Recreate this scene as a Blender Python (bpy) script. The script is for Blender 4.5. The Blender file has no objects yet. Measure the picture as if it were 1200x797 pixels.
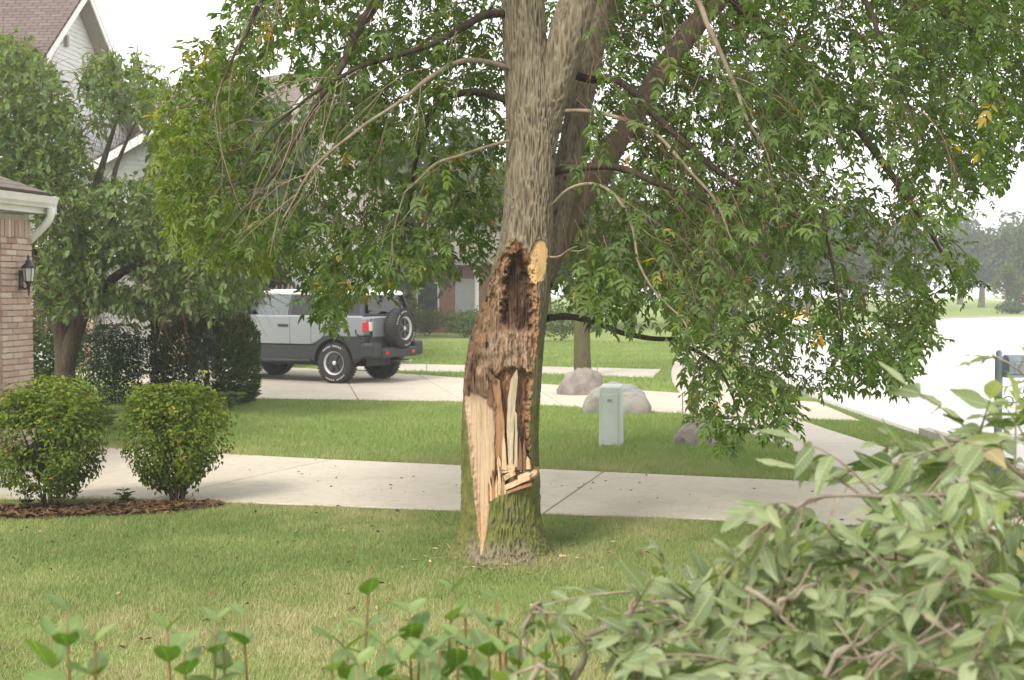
import bpy, bmesh, math, random
import numpy as np
from mathutils import Vector, Matrix
random.seed(7); RNG = np.random.default_rng(11)
S = bpy.context.scene
COL = S.collection
R = math.radians
# ------------------------------------------------------------------ camera
CAMZ = 1.85; FPX = 1500.0; PITCH = math.atan(58.5/FPX)
cd = bpy.data.cameras.new('camera'); cam = bpy.data.objects.new('camera', cd); COL.objects.link(cam)
cd.sensor_width = 36.0; cd.lens = FPX/1200*36; cd.clip_start = 0.05; cd.clip_end = 3000
cam.location = (0, 0, CAMZ); cam.rotation_euler = (math.pi/2-PITCH, 0, 0)
cd.dof.use_dof = True; cd.dof.focus_distance = 8.6; cd.dof.aperture_fstop = 6.3
S.camera = cam
# ------------------------------------------------------------------ sky, sun, exposure
SUN = Vector((-0.50, -0.80, 0.85)).normalized()
W = bpy.data.worlds.new('World'); S.world = W; W.use_nodes = True
nt = W.node_tree; nt.nodes.clear()
sky = nt.nodes.new('ShaderNodeTexSky'); sky.sky_type = 'NISHITA'; sky.sun_disc = False
sky.sun_elevation = math.asin(SUN.z); sky.sun_rotation = math.atan2(SUN.x, SUN.y)
sky.dust_density = 1.0; sky.air_density = 1.0; sky.ozone_density = 1.0
hs = nt.nodes.new('ShaderNodeHueSaturation'); hs.inputs['Saturation'].default_value = 0.08
bg = nt.nodes.new('ShaderNodeBackground'); bg.inputs['Strength'].default_value = 0.085
wo = nt.nodes.new('ShaderNodeOutputWorld')
mxw = nt.nodes.new('ShaderNodeMix'); mxw.data_type = 'RGBA'; mxw.inputs[0].default_value = .75; mxw.inputs[7].default_value = (7.95, 7.9, 7.75, 1)   # even cloud deck
nt.links.new(sky.outputs[0], hs.inputs['Color']); nt.links.new(hs.outputs[0], mxw.inputs[6]); nt.links.new(mxw.outputs[2], bg.inputs['Color'])
nt.links.new(bg.outputs[0], wo.inputs['Surface'])
sd_ = bpy.data.lights.new('sun', 'SUN'); sd_.energy = 1.5; sd_.angle = R(18); sd_.color = (1, .94, .84)
sun = bpy.data.objects.new('sun', sd_); COL.objects.link(sun); sun.location = (0, 0, 30)
sun.rotation_euler = SUN.to_track_quat('Z', 'Y').to_euler()
S.view_settings.view_transform = 'Standard'; S.view_settings.look = 'None'
S.view_settings.exposure = 1.68; S.view_settings.gamma = 1.0
S.render.engine = 'CYCLES'
S.cycles.use_denoising = True
S.cycles.max_bounces = 8; S.cycles.diffuse_bounces = 3; S.cycles.glossy_bounces = 3
S.cycles.transparent_max_bounces = 12; S.cycles.volume_bounces = 0; S.cycles.transmission_bounces = 5
S.cycles.volume_step_rate = 4

# ------------------------------------------------------------------ helpers
def at(px, py, d):
    """the point at depth d (metres along +Y) seen at photo position px, py"""
    u = (px-600)/FPX; v = (398.5-py)/FPX
    dy = math.cos(PITCH)+v*math.sin(PITCH); dz = -math.sin(PITCH)+v*math.cos(PITCH)
    k = d/dy
    return Vector((u*k, d, CAMZ+dz*k))
def gr(px, py, z=0.0):
    u = (px-600)/FPX; v = (398.5-py)/FPX
    dy = math.cos(PITCH)+v*math.sin(PITCH); dz = -math.sin(PITCH)+v*math.cos(PITCH)
    k = (z-CAMZ)/dz
    return Vector((u*k, dy*k, z))
def proj(P):
    P = np.asarray(P); x = P[:, 0]; y = P[:, 1]; z = P[:, 2]-CAMZ; c, s_ = math.cos(PITCH), math.sin(PITCH)
    dep = y*c-z*s_; up = y*s_+z*c
    return 600+FPX*x/dep, 398.5-FPX*up/dep
def lin(r, g, b, k=1.0):
    f = lambda c: ((c/255+.055)/1.055)**2.4 if c > 10 else c/255/12.92
    return (f(r)*k, f(g)*k, f(b)*k)

def tag(o, label=None, cat=None, group=None, kind=None):
    if label: o['label'] = label
    if cat: o['category'] = cat
    if group: o['group'] = group
    if kind: o['kind'] = kind
    return o
def empty(name, loc=(0, 0, 0), rz=0.0, parent=None):
    o = bpy.data.objects.new(name, None); COL.objects.link(o)
    o.location = loc; o.rotation_euler = (0, 0, rz); o.empty_display_size = .1
    if parent: o.parent = parent
    return o
def link(name, me, mat, parent=None, smooth=False):
    o = bpy.data.objects.new(name, me); COL.objects.link(o)
    if mat is not None and not me.materials: me.materials.append(mat)
    if parent: o.parent = parent
    if smooth: me.shade_smooth()
    return o
def mesh_np(name, V, F, attrs=None):
    """V (n,3), F list of (k,4) or (k,3) int arrays"""
    me = bpy.data.meshes.new(name)
    V = np.asarray(V, dtype=np.float32)
    Fs = [np.asarray(f, dtype=np.int32) for f in (F if isinstance(F, list) else [F]) if len(f)]
    nl = sum(f.size for f in Fs); nf = sum(len(f) for f in Fs)
    me.vertices.add(len(V)); me.vertices.foreach_set('co', V.ravel())
    me.loops.add(nl); me.loops.foreach_set('vertex_index', np.concatenate([f.ravel() for f in Fs]))
    me.polygons.add(nf)
    starts = []; tot = []; s = 0
    for f in Fs:
        k = f.shape[1]; starts.append(s+np.arange(len(f))*k); tot.append(np.full(len(f), k)); s += f.size
    me.polygons.foreach_set('loop_start', np.concatenate(starts).astype(np.int32))
    me.polygons.foreach_set('loop_total', np.concatenate(tot).astype(np.int32))
    if attrs:
        for k, a in attrs.items():
            a = np.asarray(a, dtype=np.float32)
            if a.ndim == 1:
                at_ = me.attributes.new(k, 'FLOAT', 'POINT'); at_.data.foreach_set('value', a)
            else:
                at_ = me.attributes.new(k, 'FLOAT_COLOR', 'POINT'); at_.data.foreach_set('color', a.ravel())
    me.update(calc_edges=True); me.validate()
    return me
class MB:
    """collects simple solids into one mesh"""
    def __init__(s): s.v = []; s.f = []
    def add(s, vs, fs):
        b = len(s.v); s.v += [tuple(v) for v in vs]; s.f += [tuple(i+b for i in f) for f in fs]
    def box(s, c, size, rz=0.0, M=None):
        x, y, z = [k/2 for k in size]
        vs = [Vector((i*x, j*y, k*z)) for k in (-1, 1) for j in (-1, 1) for i in (-1, 1)]
        m = Matrix.Translation(c) @ Matrix.Rotation(rz, 4, 'Z')
        if M is not None: m = M @ m
        s.add([m @ v for v in vs], [(0, 2, 3, 1), (4, 5, 7, 6), (0, 1, 5, 4), (1, 3, 7, 5), (3, 2, 6, 7), (2, 0, 4, 6)])
    def hexa(s, b, t):
        """b, t: four corners each, ccw seen from above"""
        s.add(list(b)+list(t), [(3, 2, 1, 0), (4, 5, 6, 7), (0, 1, 5, 4), (1, 2, 6, 5), (2, 3, 7, 6), (3, 0, 4, 7)])
    def prism(s, pts, off):
        """polygon pts (3D list) extruded by vector off"""
        n = len(pts); off = Vector(off)
        vs = [Vector(p) for p in pts]+[Vector(p)+off for p in pts]
        s.add(vs, [tuple(range(n))[::-1], tuple(range(n, 2*n))]+[(i, (i+1) % n, n+(i+1) % n, n+i) for i in range(n)])
    def tube(s, pts, rad, n=8, cap=True):
        V, F = tube_np(pts, rad, n)
        b = len(s.v); s.v += [tuple(v) for v in V]; s.f += [tuple(int(i)+b for i in f) for f in F]
        if cap:
            s.f.append(tuple(b+i for i in range(n))[::-1]); e = b+len(V)-n; s.f.append(tuple(e+i for i in range(n)))
    def lathe(s, prof, n=24, M=None, closed=False):
        """prof: (r, h) pairs revolved about local Z"""
        b = len(s.v); m = len(prof)
        for r, h in prof:
            for i in range(n):
                a = 2*math.pi*i/n; p = Vector((r*math.cos(a), r*math.sin(a), h))
                s.v.append(tuple(M @ p if M is not None else p))
        for j in range(m-1 if not closed else m):
            j2 = (j+1) % m
            for i in range(n):
                s.f.append((b+j*n+i, b+j*n+(i+1) % n, b+j2*n+(i+1) % n, b+j2*n+i))
        if not closed:
            s.f.append(tuple(b+i for i in range(n))[::-1]); s.f.append(tuple(b+(m-1)*n+i for i in range(n)))
    def mesh(s, name):
        me = bpy.data.meshes.new(name); me.from_pydata(s.v, [], s.f)
        bm = bmesh.new(); bm.from_mesh(me); bmesh.ops.recalc_face_normals(bm, faces=bm.faces); bm.to_mesh(me); bm.free()
        return me
    def build(s, name, mat, parent=None, smooth=False, bevel=0.0, seg=2):
        o = link(name, s.mesh(name), mat, parent, smooth)
        if bevel:
            b = o.modifiers.new('bevel', 'BEVEL'); b.width = bevel; b.segments = seg; b.limit_method = 'ANGLE'; b.angle_limit = R(35)
        if smooth and bevel:
            pass
        return o
def tube_np(pts, rad, n=6):
    P = np.array([tuple(p) for p in pts], float); m = len(P)
    rad = np.broadcast_to(np.asarray(rad, float), (m,)) if np.ndim(rad) == 0 else np.asarray(rad, float)
    T = np.gradient(P, axis=0); T /= np.linalg.norm(T, axis=1)[:, None]+1e-9
    ref = np.array([0, 0, 1.0]) if abs(T[0, 2]) < .9 else np.array([1.0, 0, 0])
    u = np.cross(T[0], ref); u /= np.linalg.norm(u)
    U = [u]
    for i in range(1, m):
        u = U[-1]-T[i]*np.dot(U[-1], T[i]); u /= np.linalg.norm(u)+1e-9; U.append(u)
    U = np.array(U); Vv = np.cross(T, U)
    a = np.arange(n)*2*np.pi/n
    V = P[:, None]+rad[:, None, None]*(np.cos(a)[None, :, None]*U[:, None]+np.sin(a)[None, :, None]*Vv[:, None])
    i = np.arange(n); j = np.arange(m-1)
    A = j[:, None]*n+i; B = j[:, None]*n+(i+1) % n
    F = np.stack([A, B, B+n, A+n], -1).reshape(-1, 4)
    return V.reshape(-1, 3), F
def smooth_path(pts, k=6):
    """Catmull-Rom through the points"""
    P = np.array([tuple(p) for p in pts], float)
    if len(P) < 3: 
        t = np.linspace(0, 1, k+1)[:, None]; return P[0]*(1-t)+P[-1]*t
    Q = np.vstack([2*P[0]-P[1], P, 2*P[-1]-P[-2]]); out = []
    for i in range(1, len(Q)-2):
        for t in np.linspace(0, 1, k, endpoint=False):
            a, b, c, d = Q[i-1:i+3]
            out.append(.5*((2*b)+(c-a)*t+(2*a-5*b+4*c-d)*t*t+(-a+3*b-3*c+d)*t**3))
    out.append(P[-1]); return np.array(out)
# value noise ---------------------------------------------------------------
def _h(ix, iy, iz):
    n = (ix*374761393+iy*668265263+iz*2147483647+1013) & 0xffffffff
    n = ((n ^ (n >> 13))*1274126177) & 0xffffffff
    n = ((n ^ (n >> 15))*2246822519) & 0xffffffff
    return ((n ^ (n >> 16)) & 0xffff)/65535.0
def vnoise(x, y, z):
    x, y, z = np.broadcast_arrays(np.asarray(x, float), np.asarray(y, float), np.asarray(z, float))
    xi, yi, zi = [np.floor(a).astype(np.int64) for a in (x, y, z)]
    fx, fy, fz = x-xi, y-yi, z-zi
    fx, fy, fz = [f*f*(3-2*f) for f in (fx, fy, fz)]
    r = 0
    for a in (0, 1):
        for b in (0, 1):
            for c in (0, 1):
                r = r+_h(xi+a, yi+b, zi+c)*np.where(a, fx, 1-fx)*np.where(b, fy, 1-fy)*np.where(c, fz, 1-fz)
    return r
def fbm(x, y, z, o=3):
    r = 0; a = .5; t = 0
    for i in range(o):
        k = 2.03**i; r = r+a*vnoise(x*k+7*i, y*k+3*i, z*k); t += a; a *= .5
    return r/t
def sstep(a, b, x):
    t = np.clip((x-a)/(b-a), 0, 1); return t*t*(3-2*t)
def inpoly(x, y, poly):
    x = np.asarray(x); y = np.asarray(y); r = np.zeros(x.shape, bool); n = len(poly)
    for i in range(n):
        x0, y0 = poly[i][:2]; x1, y1 = poly[(i+1) % n][:2]
        if y0 == y1: continue
        c = ((y0 > y) != (y1 > y)) & (x < (x1-x0)*(y-y0)/(y1-y0)+x0)
        r ^= c
    return r
def sdist(x, y, poly):
    """signed distance to a polygon, positive inside"""
    d = np.full(np.shape(x), 1e9); n = len(poly)
    for i in range(n):
        ax, ay = poly[i][:2]; bx, by = poly[(i+1) % n][:2]
        ex, ey = bx-ax, by-ay; t = np.clip(((x-ax)*ex+(y-ay)*ey)/(ex*ex+ey*ey+1e-12), 0, 1)
        d = np.minimum(d, np.hypot(x-ax-t*ex, y-ay-t*ey))
    return np.where(inpoly(x, y, poly), d, -d)

# ------------------------------------------------------------------ materials
class NT:
    def __init__(s, name):
        s.m = bpy.data.materials.new(name); s.m.use_nodes = True; s.t = s.m.node_tree; s.t.nodes.clear()
        s.out = s.n('ShaderNodeOutputMaterial')
    def n(s, typ, **kw):
        x = s.t.nodes.new(typ)
        for k, v in kw.items():
            if k.startswith('i_'): x.inputs[k[2:].replace('_', ' ')].default_value = v
            else: setattr(x, k, v)
        return x
    def l(s, a, b): s.t.links.new(a, b)
    def ramp(s, fac, stops, interp='LINEAR'):
        r = s.n('ShaderNodeValToRGB'); r.color_ramp.interpolation = interp
        e = r.color_ramp.elements
        while len(e) > 1: e.remove(e[-1])
        e[0].position = stops[0][0]; e[0].color = (*stops[0][1], 1)
        for p, c in stops[1:]:
            k = e.new(p); k.color = (*c, 1)
        s.l(fac, r.inputs[0]); return r.outputs[0]
    def noise(s, scale, detail=4, rough=.55, vec=None, dist=0.0):
        x = s.n('ShaderNodeTexNoise'); x.inputs['Scale'].default_value = scale; x.inputs['Detail'].default_value = detail
        x.inputs['Roughness'].default_value = rough; x.inputs['Distortion'].default_value = dist
        if vec is not None: s.l(vec, x.inputs['Vector'])
        return x.outputs['Fac']
    def mapping(s, scale=(1, 1, 1), kind='Object', rot=(0, 0, 0)):
        tc = s.n('ShaderNodeTexCoord'); mp = s.n('ShaderNodeMapping'); mp.inputs['Scale'].default_value = scale
        mp.inputs['Rotation'].default_value = rot
        s.l(tc.outputs[kind], mp.inputs['Vector']); return mp.outputs[0]
    def mix(s, fac, a, b, mode='MIX'):
        x = s.n('ShaderNodeMix'); x.data_type = 'RGBA'; x.blend_type = mode
        for i, v in ((0, fac), (6, a), (7, b)):
            if hasattr(v, 'is_output') or hasattr(v, 'links'): s.l(v, x.inputs[i])
            else: x.inputs[i].default_value = v if i == 0 else (*v, 1)
        return x.outputs[2]
    def math(s, op, a, b=None):
        x = s.n('ShaderNodeMath'); x.operation = op
        for i, v in ((0, a), (1, b)):
            if v is None: continue
            if hasattr(v, 'links'): s.l(v, x.inputs[i])
            else: x.inputs[i].default_value = v
        return x.outputs[0]
    def bump(s, h, strength=.5, dist=.01):
        b = s.n('ShaderNodeBump'); b.inputs['Strength'].default_value = strength; b.inputs['Distance'].default_value = dist
        s.l(h, b.inputs['Height']); return b.outputs[0]
    def pbsdf(s, col, rough=.7, spec=.4, normal=None, metal=0.0):
        p = s.n('ShaderNodeBsdfPrincipled')
        for k, v in (('Base Color', col), ('Roughness', rough), ('Specular IOR Level', spec), ('Metallic', metal)):
            if hasattr(v, 'links'): s.l(v, p.inputs[k])
            else: p.inputs[k].default_value = (*v, 1) if k == 'Base Color' else v
        if normal is not None: s.l(normal, p.inputs['Normal'])
        return p.outputs[0]
    def done(s, sh): s.l(sh, s.out.inputs['Surface']); return s.m
def simple(name, c1, c2=None, scale=8, rough=.6, spec=.4, bump=0.0, metal=0.0, dist=.005, stretch=(1, 1, 1), lo=.35, hi=.65):
    t = NT(name); c2 = c2 or tuple(k*.85 for k in c1)
    v = t.mapping(stretch)
    f = t.noise(scale, 5, .6, v)
    col = t.ramp(f, [(lo, c1), (hi, c2)])
    nrm = t.bump(t.noise(scale*4, 3, .6, v), bump, dist) if bump else None
    return t.done(t.pbsdf(col, rough, spec, nrm, metal))
def leaf_mat(name, stops, back=None, trans=.38, rough=.6, per='attr', spec=.2):
    t = NT(name)
    if per == 'attr':
        a = t.n('ShaderNodeAttribute'); a.attribute_name = 'tint'; f = a.outputs['Fac']
    else:
        a = t.n('ShaderNodeObjectInfo'); f = a.outputs['Random']
    col = t.ramp(f, stops)
    if per != 'attr':
        tc = t.mapping((1, 1, 1)); nz = t.noise(35, 3, .6, tc)
        col = t.mix(t.math('MULTIPLY', nz, .45), col, tuple(k*.55 for k in stops[0][1]))
        tcc = t.n('ShaderNodeTexCoord'); sp = t.n('ShaderNodeSeparateXYZ'); t.l(tcc.outputs['Object'], sp.inputs[0])
        ay = t.math('ABSOLUTE', sp.outputs[1]); rib = t.math('LESS_THAN', ay, .012)
        vs = t.math('SINE', t.math('MULTIPLY', t.math('SUBTRACT', sp.outputs[0], t.math('MULTIPLY', ay, .8)), 62.0))
        vn = t.math('MULTIPLY', t.math('GREATER_THAN', vs, .86), .30)
        col = t.mix(t.math('ADD', t.math('MULTIPLY', rib, .55), vn), col, tuple(min(1, k*1.5+.05) for k in stops[len(stops)//2][1]))
    front = col
    if back is not None:
        g = t.n('ShaderNodeNewGeometry')
        bk = t.mix(back[0], col, back[1])
        col = t.mix(g.outputs['Backfacing'], front, bk)
    p = t.pbsdf(col, rough, spec)
    tr = t.n('ShaderNodeBsdfTranslucent')
    tcol = t.mix(1.0, front, (1.25, 1.3, .55), 'MULTIPLY'); t.l(tcol, tr.inputs['Color'])
    mx = t.n('ShaderNodeMixShader'); mx.inputs[0].default_value = trans
    t.l(p, mx.inputs[1]); t.l(tr.outputs[0], mx.inputs[2])
    return t.done(mx.outputs[0])

M = {}
# foliage
YEL = (.55, .32, .03)
M['ash'] = leaf_mat('ash leaf', [(0, (.045, .084, .010)), (.45, (.080, .140, .017)), (.8, (.125, .195, .026)), (.972, (.165, .235, .036)), (.982, (.30, .26, .03)), (1, YEL)], (.5, (.12, .17, .075)))
M['ash_y'] = leaf_mat('yellowing ash leaf', [(0, (.075, .115, .014)), (.45, (.130, .185, .022)), (.85, (.20, .25, .032)), (.955, (.24, .27, .04)), (.97, (.45, .32, .03)), (1, YEL)], (.5, (.15, .19, .07)))
M['ash_one'] = leaf_mat('ash leaf single', [(0, (.045, .085, .010)), (.5, (.085, .145, .018)), (.95, (.140, .21, .030)), (.985, (.17, .24, .036)), (1, YEL)], (.5, (.12, .17, .075)), per='obj')
M['left_tree'] = leaf_mat('small tree leaf', [(0, (.065, .115, .034)), (.5, (.145, .215, .068)), (1, (.25, .315, .11))], (.5, (.14, .19, .10)))
M['olive'] = leaf_mat('olive leaf', [(0, (.045, .080, .016)), (.5, (.085, .130, .026)), (.95, (.15, .185, .035)), (1, (.28, .24, .04))], None)
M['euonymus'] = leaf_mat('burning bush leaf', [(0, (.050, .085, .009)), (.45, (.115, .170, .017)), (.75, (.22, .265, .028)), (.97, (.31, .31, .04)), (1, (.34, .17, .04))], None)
M['yew'] = leaf_mat('yew needle', [(0, (.022, .048, .008)), (.6, (.060, .108, .016)), (1, (.13, .18, .028))], None, trans=.15)
M['box'] = leaf_mat('dark boxwood leaf', [(0, (.012, .042, .012)), (.6, (.034, .085, .024)), (1, (.075, .14, .040))], None, trans=.12, rough=.6)
M['juniper'] = leaf_mat('grey shrub leaf', [(0, (.07, .10, .08)), (.6, (.12, .16, .12)), (1, (.18, .22, .17))], None, trans=.15)
M['far'] = leaf_mat('far leaf', [(0, (.030, .055, .022)), (.5, (.055, .090, .034)), (1, (.10, .14, .05))], None)
M['far_red'] = leaf_mat('far reddish leaf', [(0, (.07, .045, .03)), (.5, (.13, .075, .045)), (1, (.17, .10, .06))], None)
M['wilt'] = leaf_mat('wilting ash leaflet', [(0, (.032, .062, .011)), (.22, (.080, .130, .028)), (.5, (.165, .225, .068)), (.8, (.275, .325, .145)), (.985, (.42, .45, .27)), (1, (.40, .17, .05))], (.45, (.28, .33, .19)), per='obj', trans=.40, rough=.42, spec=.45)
M['wilt_shade'] = leaf_mat('ash leaflet with painted shade', [(0, (.035, .070, .018)), (.5, (.065, .110, .030)), (1, (.12, .17, .05))], (.5, (.20, .25, .13)), per='obj', trans=.3)  # darker copy of the wilting leaflet, shade inside the pile painted in
M['shoot'] = leaf_mat('glossy shrub leaf', [(0, (.055, .125, .020)), (.4, (.10, .190, .030)), (.75, (.17, .265, .045)), (.95, (.27, .34, .08)), (1, (.46, .42, .14))], (.5, (.24, .31, .14)), per='obj', trans=.42, rough=.42, spec=.4)
M['litter'] = leaf_mat('dry leaf', [(0, (.05, .025, .012)), (.5, (.16, .09, .045)), (.85, (.32, .22, .12)), (1, (.45, .33, .10))], None, trans=.1)
# grass blades and lawn
def grass(name, dry, green):
    t = NT(name); a = t.n('ShaderNodeAttribute'); a.attribute_name = 'tint'
    col = t.ramp(a.outputs['Fac'], [(0, green[0]), (.35, green[1]), (.65, dry[0]), (1, dry[1])])
    p = t.pbsdf(col, .6, .25); tr = t.n('ShaderNodeBsdfTranslucent'); t.l(col, tr.inputs['Color'])
    mx = t.n('ShaderNodeMixShader'); mx.inputs[0].default_value = .3; t.l(p, mx.inputs[1]); t.l(tr.outputs[0], mx.inputs[2])
    return t.done(mx.outputs[0])
M['grass'] = grass('lawn grass', [(.36, .36, .160), (.50, .45, .25)], [(.185, .26, .075), (.27, .32, .110)])
M['grass2'] = grass('green lawn grass', [(.30, .345, .125), (.44, .40, .20)], [(.20, .285, .075), (.255, .335, .10)])
def lawn_mat():
    t = NT('lawn ground'); v = t.mapping()
    big = t.noise(.55, 4, .6, v); mid = t.noise(3.5, 5, .65, v); fine = t.noise(60, 4, .7, v)
    c = t.ramp(big, [(.35, (.215, .275, .080)), (.65, (.28, .305, .110))])
    c = t.mix(t.math('MULTIPLY', mid, .7), c, (.20, .29, .075))
    c = t.mix(t.math('MULTIPLY', fine, .55), c, (.13, .165, .05))
    return t.done(t.pbsdf(c, .9, .1, t.bump(fine, .8, .03)))
M['lawn'] = lawn_mat()
def concrete(name, c1, c2, stain):
    t = NT(name); v = t.mapping(kind='Object')
    a = t.noise(1.3, 6, .6, v); b = t.noise(9, 6, .7, v); f = t.noise(120, 3, .7, v)
    c = t.ramp(a, [(.3, c1), (.7, c2)])
    c = t.mix(t.ramp(b, [(.48, (0, 0, 0)), (.75, (.7, .7, .7))]), c, stain)
    c = t.mix(t.ramp(t.noise(.6, 3, .5, v, 1.5), [(.5, (0, 0, 0)), (.7, (.45, .45, .45))]), c, stain)
    c = t.mix(t.math('MULTIPLY', f, .28), c, tuple(k*.6 for k in c1))
    oi = t.n('ShaderNodeObjectInfo'); c = t.mix(t.math('MULTIPLY', oi.outputs['Random'], .16), c, stain)
    return t.done(t.pbsdf(c, .8, .3, t.bump(f, .35, .004)))
M['drive'] = concrete('driveway concrete', (.46, .41, .335), (.52, .47, .395), (.34, .295, .23))
M['walk'] = concrete('sidewalk concrete', (.43, .395, .335), (.49, .455, .395), (.33, .295, .235))
M['road'] = concrete('street concrete', (.54, .53, .515), (.60, .59, .57), (.46, .44, .41))
M['kerb'] = concrete('kerb concrete', (.38, .355, .31), (.44, .415, .37), (.28, .255, .21))
M['joint'] = simple('joint filler', (.10, .09, .07), (.16, .14, .11), 20, .95, .1)
M['mulch'] = simple('bark mulch', (.065, .040, .028), (.13, .082, .056), 60, .95, .1, 1.0, dist=.03)
# wood and bark
def bark(name, c1, c2, moss, mossamt, scale=26, zs=.22, bumpd=.012):
    t = NT(name); v = t.mapping((1, 1, zs)); v2 = t.mapping()
    n1 = t.noise(scale, 6, .65, v, .6); n2 = t.noise(scale*3, 4, .6, v)
    c = t.ramp(n1, [(.34, c1), (.62, c2)])
    c = t.mix(t.math('MULTIPLY', n2, .5), c, tuple(k*.6 for k in c1))
    mn = t.noise(3.0, 4, .6, v2); mf = t.noise(30, 3, .6, v2)
    mm = t.ramp(t.math('ADD', mn, t.math('MULTIPLY', mf, .4)), [(.62, (0, 0, 0)), (.85, (mossamt,)*3)])
    c = t.mix(mm, c, moss)
    return t.done(t.pbsdf(c, .9, .15, t.bump(t.math('ADD', n1, t.math('MULTIPLY', n2, .4)), .9, bumpd)))
M['limb'] = bark('limb bark', (.105, .084, .056), (.27, .22, .155), (.12, .14, .04), .45, 34)
M['limb_red'] = bark('reddish limb bark', (.105, .072, .050), (.23, .165, .118), (.11, .12, .04), .3)
M['limb_dark'] = bark('dark branch bark', (.030, .022, .016), (.085, .062, .045), (.06, .07, .03), .2)
M['twig'] = simple('twig bark', (.16, .125, .085), (.27, .22, .16), 12, .85, .2)
M['twig_red'] = simple('reddish twig bark', (.10, .058, .036), (.17, .105, .07), 12, .85, .2)
M['cut_twig'] = simple('cut branch bark', (.155, .125, .092), (.27, .225, .175), 25, .8, .25, .4)
M['red_stem'] = simple('red green stem', (.20, .075, .045), (.17, .17, .06), 6, .6, .3)
M['trunk2'] = bark('mossy far trunk bark', (.075, .060, .036), (.15, .12, .075), (.085, .115, .025), .9)
M['stem_dark'] = bark('shrub stem bark', (.045, .035, .026), (.12, .09, .065), (.07, .08, .03), .3)
def trunk_mat():
    t = NT('wounded trunk'); v = t.mapping((1, 1, .3)); v2 = t.mapping(); v3 = t.mapping((1, 1, .07))
    tc = t.n('ShaderNodeTexCoord'); sep = t.n('ShaderNodeSeparateXYZ'); t.l(tc.outputs['Object'], sep.inputs[0])
    ht = t.n('ShaderNodeAttribute'); ht.attribute_name = 'relief'
    at_ = t.n('ShaderNodeAttribute'); at_.attribute_name = 'wood'
    ms = t.n('ShaderNodeAttribute'); ms.attribute_name = 'moss'
    n1 = t.noise(55, 5, .7, v)
    c = t.ramp(ht.outputs['Fac'], [(.20, (.042, .033, .022)), (.42, (.105, .084, .057)), (.62, (.17, .140, .098)), (.9, (.275, .232, .165))])
    c = t.mix(t.math('MULTIPLY', n1, .35), c, (.13, .105, .07))
    nm = t.noise(14, 4, .6, v2)
    mossc = t.ramp(nm, [(.3, (.060, .072, .016)), (.55, (.105, .120, .024)), (.75, (.18, .178, .028))])
    f2 = t.noise(70, 3, .7, v2)
    mf = t.math('MULTIPLY', ms.outputs['Fac'], t.math('ADD', t.math('MULTIPLY', f2, .9), .35))
    mf = t.ramp(mf, [(.22, (0, 0, 0)), (.7, (.85, .85, .85))])
    c = t.mix(mf, c, mossc)
    gr_ = t.noise(130, 4, .7, v3)
    wc = t.mix(t.math('MULTIPLY', gr_, .55), at_.outputs['Color'], (.45, .33, .24), 'MULTIPLY')
    c = t.mix(at_.outputs['Alpha'], c, wc)
    rough = .85
    b = t.bump(t.math('ADD', n1, gr_), .55, .006)
    return t.done(t.pbsdf(c, rough, .2, b))
M['trunk'] = trunk_mat()
M['wood_pale'] = simple('fresh split wood', (.56, .42, .27), (.42, .29, .17), 60, .75, .25, .6, stretch=(1, 1, .08), dist=.004)
M['wood_orange'] = simple('torn orange wood', (.36, .205, .105), (.24, .12, .06), 60, .8, .2, .8, stretch=(1, 1, .08), dist=.006)
M['wood_brown'] = simple('weathered brown wood', (.22, .125, .07), (.12, .06, .035), 60, .85, .2, .9, stretch=(1, 1, .1), dist=.006)
M['wood_grey'] = simple('grey splinter wood', (.46, .38, .27), (.33, .26, .18), 70, .8, .2, .5, stretch=(1, 1, .06), dist=.004)
# building
def brick_mat(name, stops):
    t = NT(name); oi = t.n('ShaderNodeObjectInfo'); v = t.mapping()
    c = t.ramp(oi.outputs['Random'], stops); n = t.noise(45, 5, .7, v)
    c = t.mix(t.math('MULTIPLY', n, .5), c, (.26, .185, .15))
    return t.done(t.pbsdf(c, .9, .2, t.bump(n, .6, .006)))
M['brick'] = brick_mat('tumbled pink brick', [(0, (.40, .265, .215)), (.35, (.50, .365, .30)), (.7, (.57, .445, .375)), (.9, (.64, .54, .47)), (1, (.33, .21, .17))])
M['mortar'] = simple('mortar', (.48, .43, .37), (.58, .53, .46), 40, .95, .1, .5)
def far_brick(name, c1, c2, mor, scale):
    t = NT(name); v = t.mapping(kind='UV')
    b = t.n('ShaderNodeTexBrick'); t.l(v, b.inputs['Vector']); b.inputs['Color1'].default_value = (*c1, 1); b.inputs['Color2'].default_value = (*c2, 1)
    b.inputs['Mortar'].default_value = (*mor, 1); b.inputs['Scale'].default_value = scale; b.inputs['Mortar Size'].default_value = .012
    b.inputs['Brick Width'].default_value = .21; b.inputs['Row Height'].default_value = .072
    return t.done(t.pbsdf(b.outputs['Color'], .9, .2))
M['far_brick'] = simple('distant red brick', (.26, .115, .085), (.34, .17, .13), 6, .9, .2, .3)
M['pink_brick'] = simple('distant pink brick', (.40, .25, .19), (.52, .38, .31), 7, .9, .2, .3)
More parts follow.
